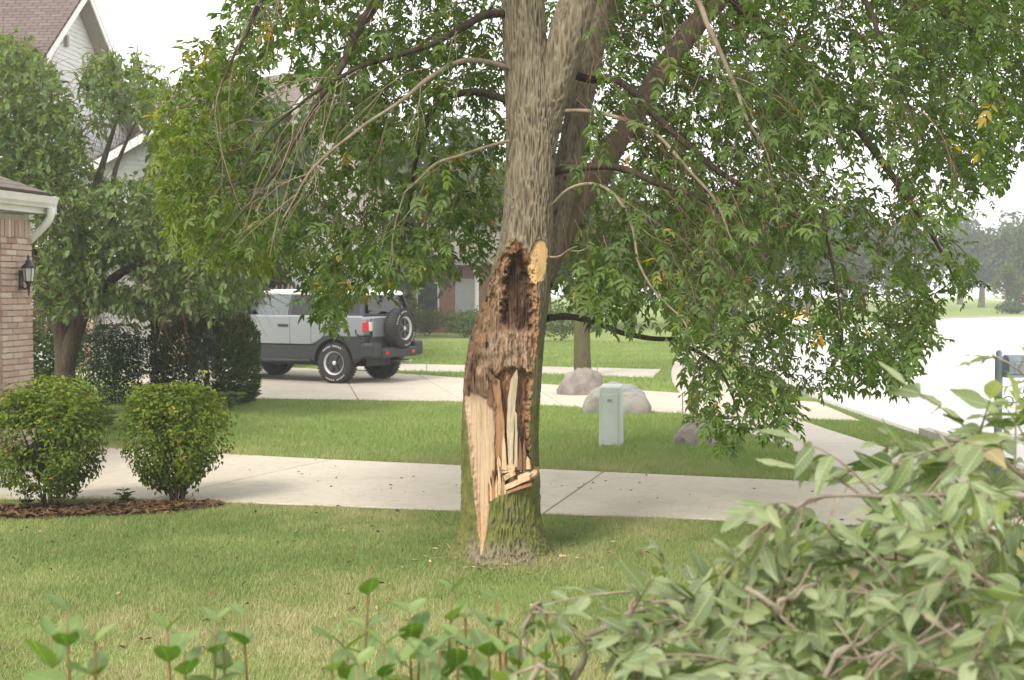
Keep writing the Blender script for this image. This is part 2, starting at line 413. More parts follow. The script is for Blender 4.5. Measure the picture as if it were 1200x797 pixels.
def shingle_mat(name, c1, c2, su):
    t = NT(name); v = t.mapping(kind='Object')
    at_ = t.n('ShaderNodeAttribute'); at_.attribute_name = 'suv'
    b = t.n('ShaderNodeTexBrick'); t.l(at_.outputs['Vector'], b.inputs['Vector'])
    b.inputs['Color1'].default_value = (*c1, 1); b.inputs['Color2'].default_value = (*c2, 1); b.inputs['Mortar'].default_value = (*[k*.35 for k in c1], 1)
    b.inputs['Scale'].default_value = 1; b.inputs['Brick Width'].default_value = .33; b.inputs['Row Height'].default_value = .145; b.inputs['Mortar Size'].default_value = .012
    n = t.noise(30, 4, .7, v); c = t.mix(t.math('MULTIPLY', n, .5), b.outputs['Color'], tuple(k*.65 for k in c1))
    return t.done(t.pbsdf(c, .95, .1, t.bump(b.outputs['Fac'], .6, -.01)))
M['shingle'] = shingle_mat('roof shingles', (.17, .145, .128), (.22, .19, .168), 1)
M['shingle2'] = shingle_mat('mauve roof shingles', (.125, .095, .088), (.17, .135, .122), 1)
M['white_trim'] = simple('white painted trim', (.76, .75, .72), (.70, .69, .66), 5, .45, .4)
M['siding'] = simple('white siding', (.66, .66, .64), (.60, .60, .59), 3, .55, .35)
M['siding_beige'] = simple('beige siding', (.55, .49, .43), (.49, .44, .38), 3, .55, .35)
M['soffit'] = simple('grey soffit', (.36, .32, .28), (.30, .27, .24), 3, .7, .3)
M['grey_door'] = simple('grey painted door', (.40, .40, .41), (.35, .35, .36), 3, .5, .4)
M['garage_door'] = simple('garage door darkened for eave shade', (.44, .43, .41), (.40, .39, .37), 3, .5, .4)  # door colour darkened to hold the shade under the neighbour's eave
M['black_metal'] = simple('black metal', (.018, .014, .013), (.03, .024, .022), 20, .4, .5)
M['lamp_glass'] = simple('frosted lamp glass', (.55, .55, .53), (.50, .50, .48), 9, .15, .6)
M['window'] = simple('dark window glass', (.03, .035, .04), (.05, .055, .06), 2, .08, .6)
M['pedestal'] = simple('pale green pedestal', (.44, .49, .455), (.39, .445, .41), 4, .5, .35)
M['mailbox'] = simple('blue grey painted mailbox', (.20, .26, .30), (.25, .31, .345), 9, .4, .45)
M['mailbox_trim'] = simple('pale mailbox trim', (.48, .52, .53), (.44, .48, .5), 9, .4, .45)
M['iron'] = simple('grey wrought iron', (.20, .22, .25), (.27, .29, .32), 9, .5, .4)
def rock(name, a, b, c):
    t = NT(name); v = t.mapping(); n = t.noise(4, 6, .65, v, .5); f = t.noise(40, 5, .7, v)
    col = t.ramp(n, [(.3, a), (.5, b), (.68, c)]); col = t.mix(t.math('MULTIPLY', f, .5), col, tuple(k*.5 for k in a))
    return t.done(t.pbsdf(col, .9, .2, t.bump(f, .7, .02)))
M['rock1'] = rock('pinkish boulder', (.17, .15, .138), (.26, .225, .205), (.36, .325, .30))
M['rock2'] = rock('grey green boulder', (.20, .21, .19), (.29, .295, .275), (.36, .27, .19))
M['rock3'] = rock('tan boulder', (.20, .16, .145), (.33, .285, .255), (.43, .39, .36))
# car
def paint(name, c, rough=.3, coat=.6, metal=.25):
    t = NT(name); p = t.n('ShaderNodeBsdfPrincipled'); v = t.mapping(); n = t.noise(5, 4, .6, v)
    t.l(t.mix(t.math('MULTIPLY', n, .18), c, tuple(k*.7 for k in c)), p.inputs['Base Color'])
    p.inputs['Roughness'].default_value = rough; p.inputs['Metallic'].default_value = metal; p.inputs['Coat Weight'].default_value = coat
    p.inputs['Coat Roughness'].default_value = .06
    return t.done(p.outputs[0])
M['silver'] = paint('silver car paint', (.22, .235, .255))
M['sky_white'] = paint('white bumper and painted sky reflection on roof', (.72, .72, .70), .35, .5, 0)  # off-roader roof: sky reflection put into the white; yellow car bumper: plain white
M['cladding'] = simple('black plastic cladding', (.016, .018, .020), (.026, .028, .031), 15, .5, .4)
M['tyre'] = simple('tyre rubber', (.020, .020, .021), (.032, .031, .030), 20, .75, .3)
M['rim'] = simple('dark wheel', (.022, .022, .024), (.035, .035, .037), 10, .35, .5)
M['rim_ring'] = simple('silver wheel ring', (.55, .55, .54), (.48, .48, .47), 10, .3, .5, metal=.3)
M['tyre_white'] = simple('white tyre lettering', (.45, .45, .44), (.38, .38, .37), 10, .7, .3)
M['red_lens'] = simple('red tail lens', (.55, .012, .012), (.42, .01, .01), 10, .12, .6)
M['clear_lens'] = simple('clear lens', (.62, .60, .58), (.55, .53, .52), 10, .12, .6)
M['chrome'] = simple('metal', (.55, .55, .55), (.45, .45, .45), 10, .25, .5, metal=.8)
M['seat'] = simple('pale seat cloth', (.30, .29, .27), (.24, .23, .22), 10, .8, .2)
M['yellow_paint'] = paint('yellow car paint', (.72, .36, .02), .3, .6, 0)
def glass_mat(name, tint, amt):
    t = NT(name); g = t.n('ShaderNodeBsdfGlossy'); g.inputs['Roughness'].default_value = .03; g.inputs['Color'].default_value = (.9, .9, .9, 1)
    tr = t.n('ShaderNodeBsdfTransparent'); tr.inputs['Color'].default_value = (*tint, 1)
    fr = t.n('ShaderNodeFresnel'); fr.inputs['IOR'].default_value = 1.5
    mx = t.n('ShaderNodeMixShader'); t.l(t.math('ADD', fr.outputs[0], amt), mx.inputs[0]); t.l(tr.outputs[0], mx.inputs[1]); t.l(g.outputs[0], mx.inputs[2])
    return t.done(mx.outputs[0])
M['glass'] = glass_mat('car side glass', (.62, .68, .66), .04)
M['glass_dark'] = glass_mat('privacy glass', (.05, .055, .06), .02)

# ------------------------------------------------------------------ ground, road, driveways
def axis(p, q): return (Vector(q)-Vector(p)).normalized()
AX = Vector((.88, -.475, 0)).normalized(); UX = Vector((.475, .88, 0)).normalized()   # street-ward, along-street
def ground():
    n = 90; xs = np.linspace(-190, 210, n); ys = np.linspace(-60, 330, n)
    X, Y = np.meshgrid(xs, ys); V = np.stack([X, Y, np.zeros_like(X)], -1).reshape(-1, 3)
    i = np.arange(n-1); A = (i[:, None]*n+i).ravel()
    tag(link('ground', mesh_np('ground', V, np.stack([A, A+1, A+n+1, A+n], -1)), M['lawn']), kind='structure')
ground()
def slab_mesh(name, pts, z0, z1, inset=0.0):
    """a flat slab with bevelled top edge from a ccw polygon"""
    P = [Vector((p[0], p[1], 0)) for p in pts]; c = sum(P, Vector())/len(P)
    def shrink(d): 
        out = []
        for i in range(len(P)):
            a = (P[i]-P[i-1]).normalized(); b = (P[(i+1) % len(P)]-P[i]).normalized()
            n1 = Vector((-a.y, a.x, 0)); n2 = Vector((-b.y, b.x, 0)); m = (n1+n2)
            m = m/max(.2, m.dot(n1)); out.append(P[i]+m*d)
        return out
    b = shrink(inset); t = shrink(inset+.008); n = len(P)
    vs = [(p.x, p.y, z0) for p in b]+[(p.x, p.y, z1-.008) for p in b]+[(p.x, p.y, z1) for p in t]
    fs = [tuple(range(n))[::-1], tuple(range(2*n, 3*n))]
    for k in (0, 1):
        fs += [(k*n+i, k*n+(i+1) % n, (k+1)*n+(i+1) % n, (k+1)*n+i) for i in range(n)]
    me = bpy.data.meshes.new(name); me.from_pydata(vs, [], fs); return me
def ccw(p):
    a = sum(p[i][0]*p[(i+1) % len(p)][1]-p[(i+1) % len(p)][0]*p[i][1] for i in range(len(p)))
    return p if a > 0 else p[::-1]
def sheet(name, pts, z, mat):
    p = ccw(pts); me = bpy.data.meshes.new(name)
    me.from_pydata([(q[0], q[1], z) for q in p], [], [tuple(range(len(p)))]); return link(name, me, mat)
def slabs(base_name, near, far, mat, z, gap=.007, rows=1):
    """near / far: matching edge points; one slab between each pair"""
    outline = [tuple(p) for p in near]+[tuple(p) for p in far[::-1]]
    root = tag(sheet(base_name, outline, .004, M['joint']), kind='structure')
    for i in range(len(near)-1):
        for r in range(rows):
            def L(k, f): return Vector(near[k]).lerp(Vector(far[k]), f)
            q = ccw([L(i, r/rows), L(i+1, r/rows), L(i+1, (r+1)/rows), L(i, (r+1)/rows)])
            link('slab', slab_mesh('slab', q, .006, z, gap), mat, root)
    return root
# our driveway: the near edge and far edge as seen, cut by joints along UX
def line_pt(p, d, t): return (p[0]+d[0]*t, p[1]+d[1]*t)
n0 = gr(250, 590); n1 = gr(860, 612); f0 = gr(290, 536); f1 = gr(900, 564)
dn = (n1-n0)/(n1.x-n0.x); df = (f1-f0)/(f1.x-f0.x)
def on_near(x): return (x, n0.y+dn.y*(x-n0.x))
def on_far(x): return (x, f0.y+df.y*(x-f0.x))
nearx = [-5.05, -3.15, .26, 3.2, 5.25]; farx = [-4.9, -1.95, .92, 3.4, 5.35]
D1_near = [on_near(x) for x in nearx]; D1_far = [on_far(x) for x in farx]
D1_near[0] = (-5.6, 11.2); D1_far[0] = (-5.0, 14.95)
slabs('driveway', D1_near, D1_far, M['drive'], .022)
D1_POLY = D1_near+D1_far[::-1]
# neighbour driveway with the off-roader
N2 = [(-9.6, 28.0), tuple(gr(285, 468).xy), tuple(gr(420, 470).xy), tuple(gr(545, 472).xy), tuple(gr(660, 477).xy), tuple(gr(800, 486).xy), (4.9, 17.9)]
F2 = [(-8.0, 32.6), (-5.9, 30.8), (-3.9, 29.2), tuple(gr(490, 440).xy), tuple(gr(620, 450).xy), tuple(gr(800, 462).xy), (5.0, 20.9)]
slabs('driveway', N2, F2, M['drive'], .022)
D2_POLY = N2+F2[::-1]
# sidewalk along the street
swl = [(3.45, 9.0), (3.35, 12.2), (3.25, 14.2), (3.05, 16.0), (2.9, 18.2), (2.9, 20.5), (3.0, 23.0), (3.3, 26.5), (3.9, 31), (4.9, 37), (6.2, 44), (8.5, 54), (12, 66)]
def off_path(pts, w):
    out = []
    for i, p in enumerate(pts):
        a = Vector(pts[max(0, i-1)]); b = Vector(pts[min(len(pts)-1, i+1)]); d = (b-a).normalized()
        out.append((p[0]+d.y*w, p[1]-d.x*w))
    return out
def densify(pts, step):
    P = smooth_path([(p[0], p[1], 0) for p in pts], 12); s = np.r_[0, np.cumsum(np.linalg.norm(np.diff(P, axis=0), axis=1))]
    n = int(s[-1]/step); t = np.linspace(0, s[-1], n+1)
    return [(float(np.interp(k, s, P[:, 0])), float(np.interp(k, s, P[:, 1]))) for k in t]
def split_slabs(pts, w, y0, y1, z=.030):
    d = [p for p in densify(pts, 1.5) if y0 <= p[1] <= y1]
    slabs('sidewalk', d, off_path(d, w), M['walk'], z)
    return d+off_path(d, w)[::-1]
SW1 = split_slabs(swl, 1.15, 12.0, 18.4); SW2 = split_slabs(swl, 1.15, 20.6, 64)
SW_POLY = densify(swl, 1.5); SW_POLY = SW_POLY+off_path(SW_POLY, 1.15)[::-1]
# walk crossing the neighbour's lawn behind the off-roader
w_n = [tuple(gr(x, y).xy) for x, y in ((400, 434), (500, 436), (600, 438), (700, 441), (765, 444))]
w_f = [tuple(gr(x, y).xy) for x, y in ((400, 427), (500, 428), (600, 430), (700, 432), (775, 434))]
slabs('garden_path', w_n, w_f, M['walk'], .026); W3_POLY = w_n+w_f[::-1]
# street
kerb_line = [(5.35, -30), (5.35, 8), (5.3, 14), (5.25, 20), (5.4, 27), (6.4, 35), (8.6, 45), (12.5, 58), (20, 73), (34, 86.5), (62, 96), (120, 108)]
kl = densify(kerb_line, 2.0)
road_poly = kl+[(120, 96), (75, 80), (48, 55), (36, 20), (34, -30)]
tag(sheet('road', road_poly, .008, M['road']), kind='structure')
rj = MB()
def kerb():
    inner = kl; w = .16
    a = off_path(kl, 0); b = off_path(kl, -w)
    root = empty('kerb'); tag(root, kind='structure')
    seg = [i for i in range(0, len(kl)-1)]
    for i in seg:
        y = kl[i][1]
        if y < 8 or y > 62: continue
        drop = 15.9 < y < 20.5 or 9.2 < y < 12.2 
        h = .035 if drop else .12
        m = MB(); g = .004
        p0, p1 = Vector((*a[i], 0)), Vector((*a[i+1], 0)); q0, q1 = Vector((*b[i], 0)), Vector((*b[i+1], 0))
        e = (p1-p0).normalized()*g
        p0 += e; q0 += e; p1 -= e; q1 -= e
        m.hexa([p0, p1, q1, q0], [v+Vector((0, 0, h)) for v in (p0+(q0-p0)*.12, p1+(q1-p1)*.12, q1, q0)])
        m.build('kerb_stone', M['kerb'], root)
    # the rest far down the street is one strip
    F = [p for i, p in enumerate(kl) if p[1] >= 60]; G = off_path(F, -w)
    m = MB()
    for i in range(len(F)-1):
        z = Vector((0, 0, .12)); c = [Vector((*F[i], 0)), Vector((*F[i+1], 0)), Vector((*G[i+1], 0)), Vector((*G[i], 0))]
        m.hexa(c, [v+z for v in c])
    m.build('far_kerb', M['kerb'], root)
kerb()
# transverse joints in the street
jr = MB()
for yy in (11, 15.5, 20, 24.5, 29, 34, 40, 47):
    x0 = float(np.interp(yy, [k[1] for k in kl], [k[0] for k in kl]))
    jr.box((x0+9, yy-1.5, .0105), (18, .02, .001), -.28)
tag(jr.build('road_joints', M['joint']), kind='structure')
tag(sheet('far_walk', [tuple(gr(x, y).xy) for x, y in ((1140, 348.5), (1260, 359), (1260, 361.5), (1140, 349.6))], .02, M['walk']), kind='structure')
# mulch bed under the two burning bushes
mb_pts = [gr(-60, 606), gr(20, 609), gr(120, 606), gr(200, 603), gr(262, 595), gr(255, 590), gr(190, 591), gr(60, 595), gr(-60, 596)]
me = bpy.data.meshes.new('mulch_bed'); 
def mulch():
    n = 60000; P = ccw([(p.x, p.y) for p in mb_pts]); poly = P
    xs = [p[0] for p in P]; ys = [p[1] for p in P]
    m = 7000; x = RNG.uniform(min(xs), max(xs), m); y = RNG.uniform(min(ys), max(ys), m); k = inpoly(x, y, poly); x = x[k]; y = y[k]; n = len(x)
    a = RNG.uniform(0, 6.28, n); L = RNG.uniform(.015, .06, n); w = RNG.uniform(.006, .016, n); z = RNG.uniform(.0, .035, n); t = RNG.uniform(-.4, .4, n)
    dx, dy = np.cos(a), np.sin(a)
    q = np.stack([np.stack([x-dx*L-dy*w, y-dy*L+dx*w, z-t*L], -1), np.stack([x+dx*L-dy*w, y+dy*L+dx*w, z+t*L], -1), np.stack([x+dx*L+dy*w, y+dy*L-dx*w, z+t*L+.006], -1), np.stack([x-dx*L+dy*w, y-dy*L-dx*w, z-t*L+.006], -1)], 1)
    tag(sheet('mulch_bed', P, .012, M['mulch']), kind='structure')
    o = link('mulch_chips', mesh_np('mulch_chips', q.reshape(-1, 3), np.arange(n*4).reshape(-1, 4), {'tint': np.repeat(RNG.uniform(0, .55, n), 4)}), M['litter'])
    tag(o, 'reddish brown bark mulch under the two rounded bushes', 'mulch', kind='stuff')
mulch()
MULCH_POLY = [(p.x, p.y) for p in mb_pts]
ROAD_POLY = [(p[0]-.16, p[1]) for p in kl]+[(120, 96), (75, 80), (48, 55), (36, 20), (34, -30)]

# ------------------------------------------------------------------ grass
TRUNK_C = at(597, 640, 8.8); TRUNK_C.z = 0
def blades(name, x, y, h, w, mat, label, dryfn):
    n = len(x); a = RNG.uniform(0, 6.28, n); ln = RNG.uniform(.15, .9, n)*h; b = RNG.uniform(0, 6.28, n)
    wx, wy = np.cos(a)*w/2, np.sin(a)*w/2
    z = np.zeros(n)
    V = np.stack([np.stack([x-wx, y-wy, z], -1), np.stack([x+wx, y+wy, z], -1), np.stack([x+np.cos(b)*ln, y+np.sin(b)*ln, h], -1)], 1).reshape(-1, 3)
    t = np.clip(dryfn(x, y)+RNG.normal(0, .16, n), 0, 1)
    o = link(name, mesh_np(name, V, np.arange(3*n).reshape(-1, 3), {'tint': np.repeat(t, 3)}), M[mat])
    return tag(o, label, 'grass', kind='stuff')
def near_lawn():
    N = 620000
    d = 5.6+(RNG.random(N)**.9)*(12.0-5.6); x = (RNG.random(N)*2-1)*(.44*d+.3); y = d
    yn = n0.y+dn.y*(x-n0.x)+.03*np.sin(x*7)
    k = (y < yn-.01) & (x < 5.0) & ~inpoly(x, y, MULCH_POLY)
    rr = np.hypot(x-TRUNK_C.x, y-TRUNK_C.y); k &= rr > .3
    dens = fbm(x*1.3, y*1.3, 0*x, 3); k &= RNG.random(N) < sstep(.2, .5, dens)*.75+.25
    x, y, rr = x[k], y[k], rr[k]
    nz = fbm(x*.9+5, y*.9, 0*x, 3); nn = fbm(x*5, y*5, 0*x+4, 2)
    h = (.015+.027*RNG.random(len(x)))*(.65+.7*nn)
    h *= 1+.9*np.exp(-((rr-.33)/.12)**2)
    dry = lambda X, Y: .30+1.3*(nz-.5)+.6*(nn-.5)+.3*np.exp(-((rr-.35)/.25)**2)
    blades('lawn_grass', x, y, h, .0052*np.ones(len(x))*(.7+.6*RNG.random(len(x))), 'grass', 'short patchy dry green lawn around the damaged tree', dry)
near_lawn()
def mid_lawn():
    N = 330000
    d = 12.0+(RNG.random(N)**1.2)*(22.5-12); x = (RNG.random(N)*2-1)*(.44*d); y = d
    yf = f0.y+df.y*(x-f0.x)+.02*np.sin(x*9)
    k = (y > yf+.01) & (x < 5.15) & ~inpoly(x, y, D2_POLY) & ~inpoly(x, y, SW_POLY) & ~inpoly(x, y, [tuple(GAR0.xy), tuple(GAR1.xy), (-11, 24), (-14, 10)])
    x, y = x[k], y[k]; yf = yf[k]
    nn = fbm(x*2, y*2, 0*x+4, 3); edge = np.exp(-((y-yf)/1.1)**2)
    h = (.03+.04*RNG.random(len(x)))*(.6+.7*nn)
    blades('lawn_grass', x, y, h, .010*(.7+.6*RNG.random(len(x))), 'grass2', 'bright green lawn between the two driveways', lambda X, Y: .18+.9*(nn-.5)+.42*edge)
GAR1 = Vector((at(37, 400, 14.7).x, 14.7, 0)); GUX = Vector((.20, .98, 0)).normalized(); GAX = Vector((.98, -.20, 0)).normalized(); GAR0 = GAR1-GUX*6.5
mid_lawn()
def far_lawn():
    N = 150000
    d = 20+(RNG.random(N)**1.3)*(46-20); x = (RNG.random(N)*1.44-1)*(.42*d); y = d
    k = ~inpoly(x, y, D2_POLY) & ~inpoly(x, y, SW_POLY) & ~inpoly(x, y, W3_POLY) & ~inpoly(x, y, ROAD_POLY) & (y > 22.5-.35*x) & (x > -8)
    x, y = x[k], y[k]; nn = fbm(x*1.2, y*1.2, 0*x+4, 3)
    blades('lawn_grass', x, y, (.04+.05*RNG.random(len(x))), .02*(.7+.6*RNG.random(len(x))), 'grass2', 'smooth green lawn beyond the neighbouring driveway', lambda X, Y: .2+.9*(nn-.5))
far_lawn()

# ------------------------------------------------------------------ leaf makers
LEAF_T = np.array([[0, 0, 0], [.30, -.5, .10], [.68, -.34, .07], [1, 0, -.10], [.68, .34, .07], [.30, .5, .10]])
LEAF_F = np.array([[0, 3, 2, 1], [0, 5, 4, 3]])
def nrm(a): return a/(np.linalg.norm(a, axis=-1, keepdims=True)+1e-9)
def leaf_geo(P, D, N, L, Wd):
    """arrays of leaf frames -> verts, faces"""
    D = nrm(D); Sd = nrm(np.cross(N, D)); N = np.cross(D, Sd)
    T = LEAF_T[None]
    V = P[:, None]+T[..., 0:1]*(D*L[:, None])[:, None]+T[..., 1:2]*(Sd*Wd[:, None])[:, None]+T[..., 2:3]*(N*L[:, None])[:, None]
    n = len(P); F = (np.arange(n)*6)[:, None, None]+LEAF_F[None]
    return V.reshape(-1, 3), F.reshape(-1, 4)
def rand_dir(n, up=0.0):
    v = RNG.normal(size=(n, 3)); v[:, 2] += up; return nrm(v)
def compound(P, D, N, L, nl=7, fold=.2):
    """pinnate leaf frames -> leaflet frames (P,D,N,L,W), idx of owner"""
    D = nrm(D); Sd = nrm(np.cross(N, D)); N = np.cross(D, Sd); n = len(P); out = []
    pairs = (nl-1)//2
    for k in range(pairs):
        t = .38+.52*k/max(1, pairs-1) if pairs > 1 else .5
        for s in (-1, 1):
            ang = R(58-10*k)
            dd = D*math.cos(ang)+s*Sd*math.sin(ang)+np.array([0, 0, -.22])+RNG.normal(0, .16, (n, 3))
            out.append((P+D*(L*t)[:, None]+np.array([0, 0, -.06])*(L*t*t)[:, None], dd, N+RNG.normal(0, .3, (n, 3)), L*.47*RNG.uniform(.8, 1.15, n)))
    out.append((P+D*(L*.92)[:, None]+np.array([0, 0, -.06])*L[:, None], D+np.array([0, 0, -.35])+RNG.normal(0, .12, (n, 3)), N, L*.52))
    q = [np.concatenate([o[i] for o in out]) for i in range(4)]
    own = np.tile(np.arange(n), len(out))
    return q[0], q[1], q[2], q[3], q[3]*RNG.uniform(.34, .44, len(q[3])), own
class Twigs:
    def __init__(s): s.V = []; s.F = []; s.n = 0
    def add(s, pts, rad, sides=4):
        V, F = tube_np(pts, rad, sides); s.V.append(V); s.F.append(F+s.n); s.n += len(V)
    def build(s, name, mat, parent):
        if not s.V: return None
        return tag(link(name, mesh_np(name, np.vstack(s.V), np.vstack(s.F)), mat, parent), kind='stuff')
def sample_px(poly, n, d0, d1, gate=None):
    xs = [p[0] for p in poly]; ys = [p[1] for p in poly]; out = []
    while sum(len(o) for o in out) < n:
        m = n*2; px = RNG.uniform(min(xs), max(xs), m); py = RNG.uniform(min(ys), max(ys), m); k = inpoly(px, py, poly)
        dd = RNG.uniform(d0, d1, m)
        if gate is not None: k &= RNG.random(m) < gate(px, py, dd)
        out.append(np.stack([px[k], py[k], dd[k]], -1))
    q = np.concatenate(out)[:n]
    return np.array([tuple(at(a, b, c)) for a, b, c in q])
def sprays(P, out_dir, nleaf, blen, L, tw, nl=7, droop=.55, trad=.004):
    """branchlets from points P with compound (nl>1) or simple leaves; returns leaf frames"""
    n = len(P); D0 = nrm(out_dir+RNG.normal(0, .55, (n, 3))); ln = blen*RNG.uniform(.6, 1.4, n)
    lp, ld, ln_, ll = [], [], [], []
    for i in range(n):
        t = np.linspace(0, 1, 5)[:, None]
        path = P[i]+D0[i]*ln[i]*t+np.array([0, 0, -droop*ln[i]])*t**2
        if tw is not None: tw.add(path, np.linspace(trad, trad*.35, 5), 3)
        for j in range(nleaf):
            f = .12+.88*(j+RNG.random()*.5)/nleaf
            p = P[i]+D0[i]*ln[i]*f+np.array([0, 0, -droop*ln[i]])*f*f
            az = j*2.4+i; tang = D0[i]+np.array([0, 0, -2*droop*f])
            sd = np.cross(tang, [math.cos(az), math.sin(az), .3]); sd /= np.linalg.norm(sd)+1e-9
            d = sd*.85+tang*.45+np.array([0, 0, -.25]); lp.append(p); ld.append(d)
            ln_.append(np.array([0, 0, 1.0])+RNG.normal(0, .35, 3)); ll.append(L*RNG.uniform(.65, 1.2))
    return np.array(lp), np.array(ld), np.array(ln_), np.array(ll)
def leaf_obj_mesh(name, nl, seed):
    """one compound leaf of unit length along +X, normal +Z"""
    global RNG
    keep = RNG; RNG = np.random.default_rng(seed)
    P, D, N, L, Wd, _ = compound(np.zeros((1, 3)), np.array([[1.0, 0, 0]]), np.array([[0, 0, 1.0]]), np.ones(1), nl)
    V, F = leaf_geo(P, D, N, L, Wd); tv, tf = tube_np([(0, 0, 0), (.5, 0, -.02), (.95, 0, -.06)], [.012, .010, .006], 3)
    V2 = np.vstack([V, tv]); RNG = keep
    return mesh_np(name, V2, [np.vstack([F, tf+len(V)])])
def frame_matrix(p, d, n, L):
    d = Vector(d).normalized(); s = Vector(n).cross(d).normalized(); n = d.cross(s)
    m = Matrix((d*L, s*L, n*L)).transposed().to_4x4(); m.translation = Vector(p); return m

# ------------------------------------------------------------------ the damaged tree
TD = 8.8
tree = empty('ash_tree', TRUNK_C); tag(tree, 'big ash tree with torn open hollow trunk in the front lawn', 'tree')
def rel(o): 
    o.matrix_parent_inverse = Matrix.Identity(4); return o
def to_tree(V): return np.asarray(V)-np.array(tuple(TRUNK_C))
prof = [(-520, 572, 606), (-300, 580, 620), (-120, 585, 630), (0, 587.5, 637), (50, 589.5, 641), (87, 591, 648), (120, 593, 653), (150, 594.5, 652), (200, 593.5, 650), (250, 590, 647.5), (285, 585, 647), (320, 575, 646), (350, 566, 644), (380, 555, 640),
        (400, 549, 638), (440, 543, 634), (480, 542, 631.5), (520, 541, 630.5), (560, 541, 630.5), (600, 541, 632), (625, 540, 636), (645, 538, 643), (660, 534, 652), (690, 530, 660)]
WOUND = [(604, 281), (614, 288), (622, 300), (628, 330), (631, 360), (631, 390), (628, 420), (624, 450), (620.5, 480), (621, 510), (624, 540), (633, 546), (633, 556), (616, 564), (598, 571), (584, 574), (576, 580), (574, 590), (571, 618), (565, 648), (562, 625), (557.5, 590), (553, 550), (548, 500), (543.5, 465), (541, 440), (545, 415), (550, 393), (560, 368), (570, 343), (578, 318), (588, 298)]
CAV = [(600, 296), (612, 294), (622, 318), (626, 350), (626, 386), (612, 391), (596, 387), (586, 378), (588, 350), (591, 320)]
WEDGE = [(544, 462), (560, 458), (578, 466), (580, 500), (580, 545), (574, 585), (571, 618), (565, 648), (559, 615), (553, 550), (548, 500)]
SPLZ = [(580, 436), (600, 425), (622, 436), (619, 480), (620, 520), (622, 545), (600, 556), (581, 562), (580, 500)]
LEDGE = [(580, 546), (600, 540), (624, 540), (633, 546), (633, 556), (600, 571), (577, 580)]
CUT = [(630+11*math.cos(a)*1.0+3*math.sin(a)*-1, 307+25*math.sin(a)) for a in np.linspace(0, 2*math.pi, 20, endpoint=False)]
STAIN = [(545, 425), (556, 412), (575, 418), (584, 440), (578, 462), (560, 460), (546, 458)]
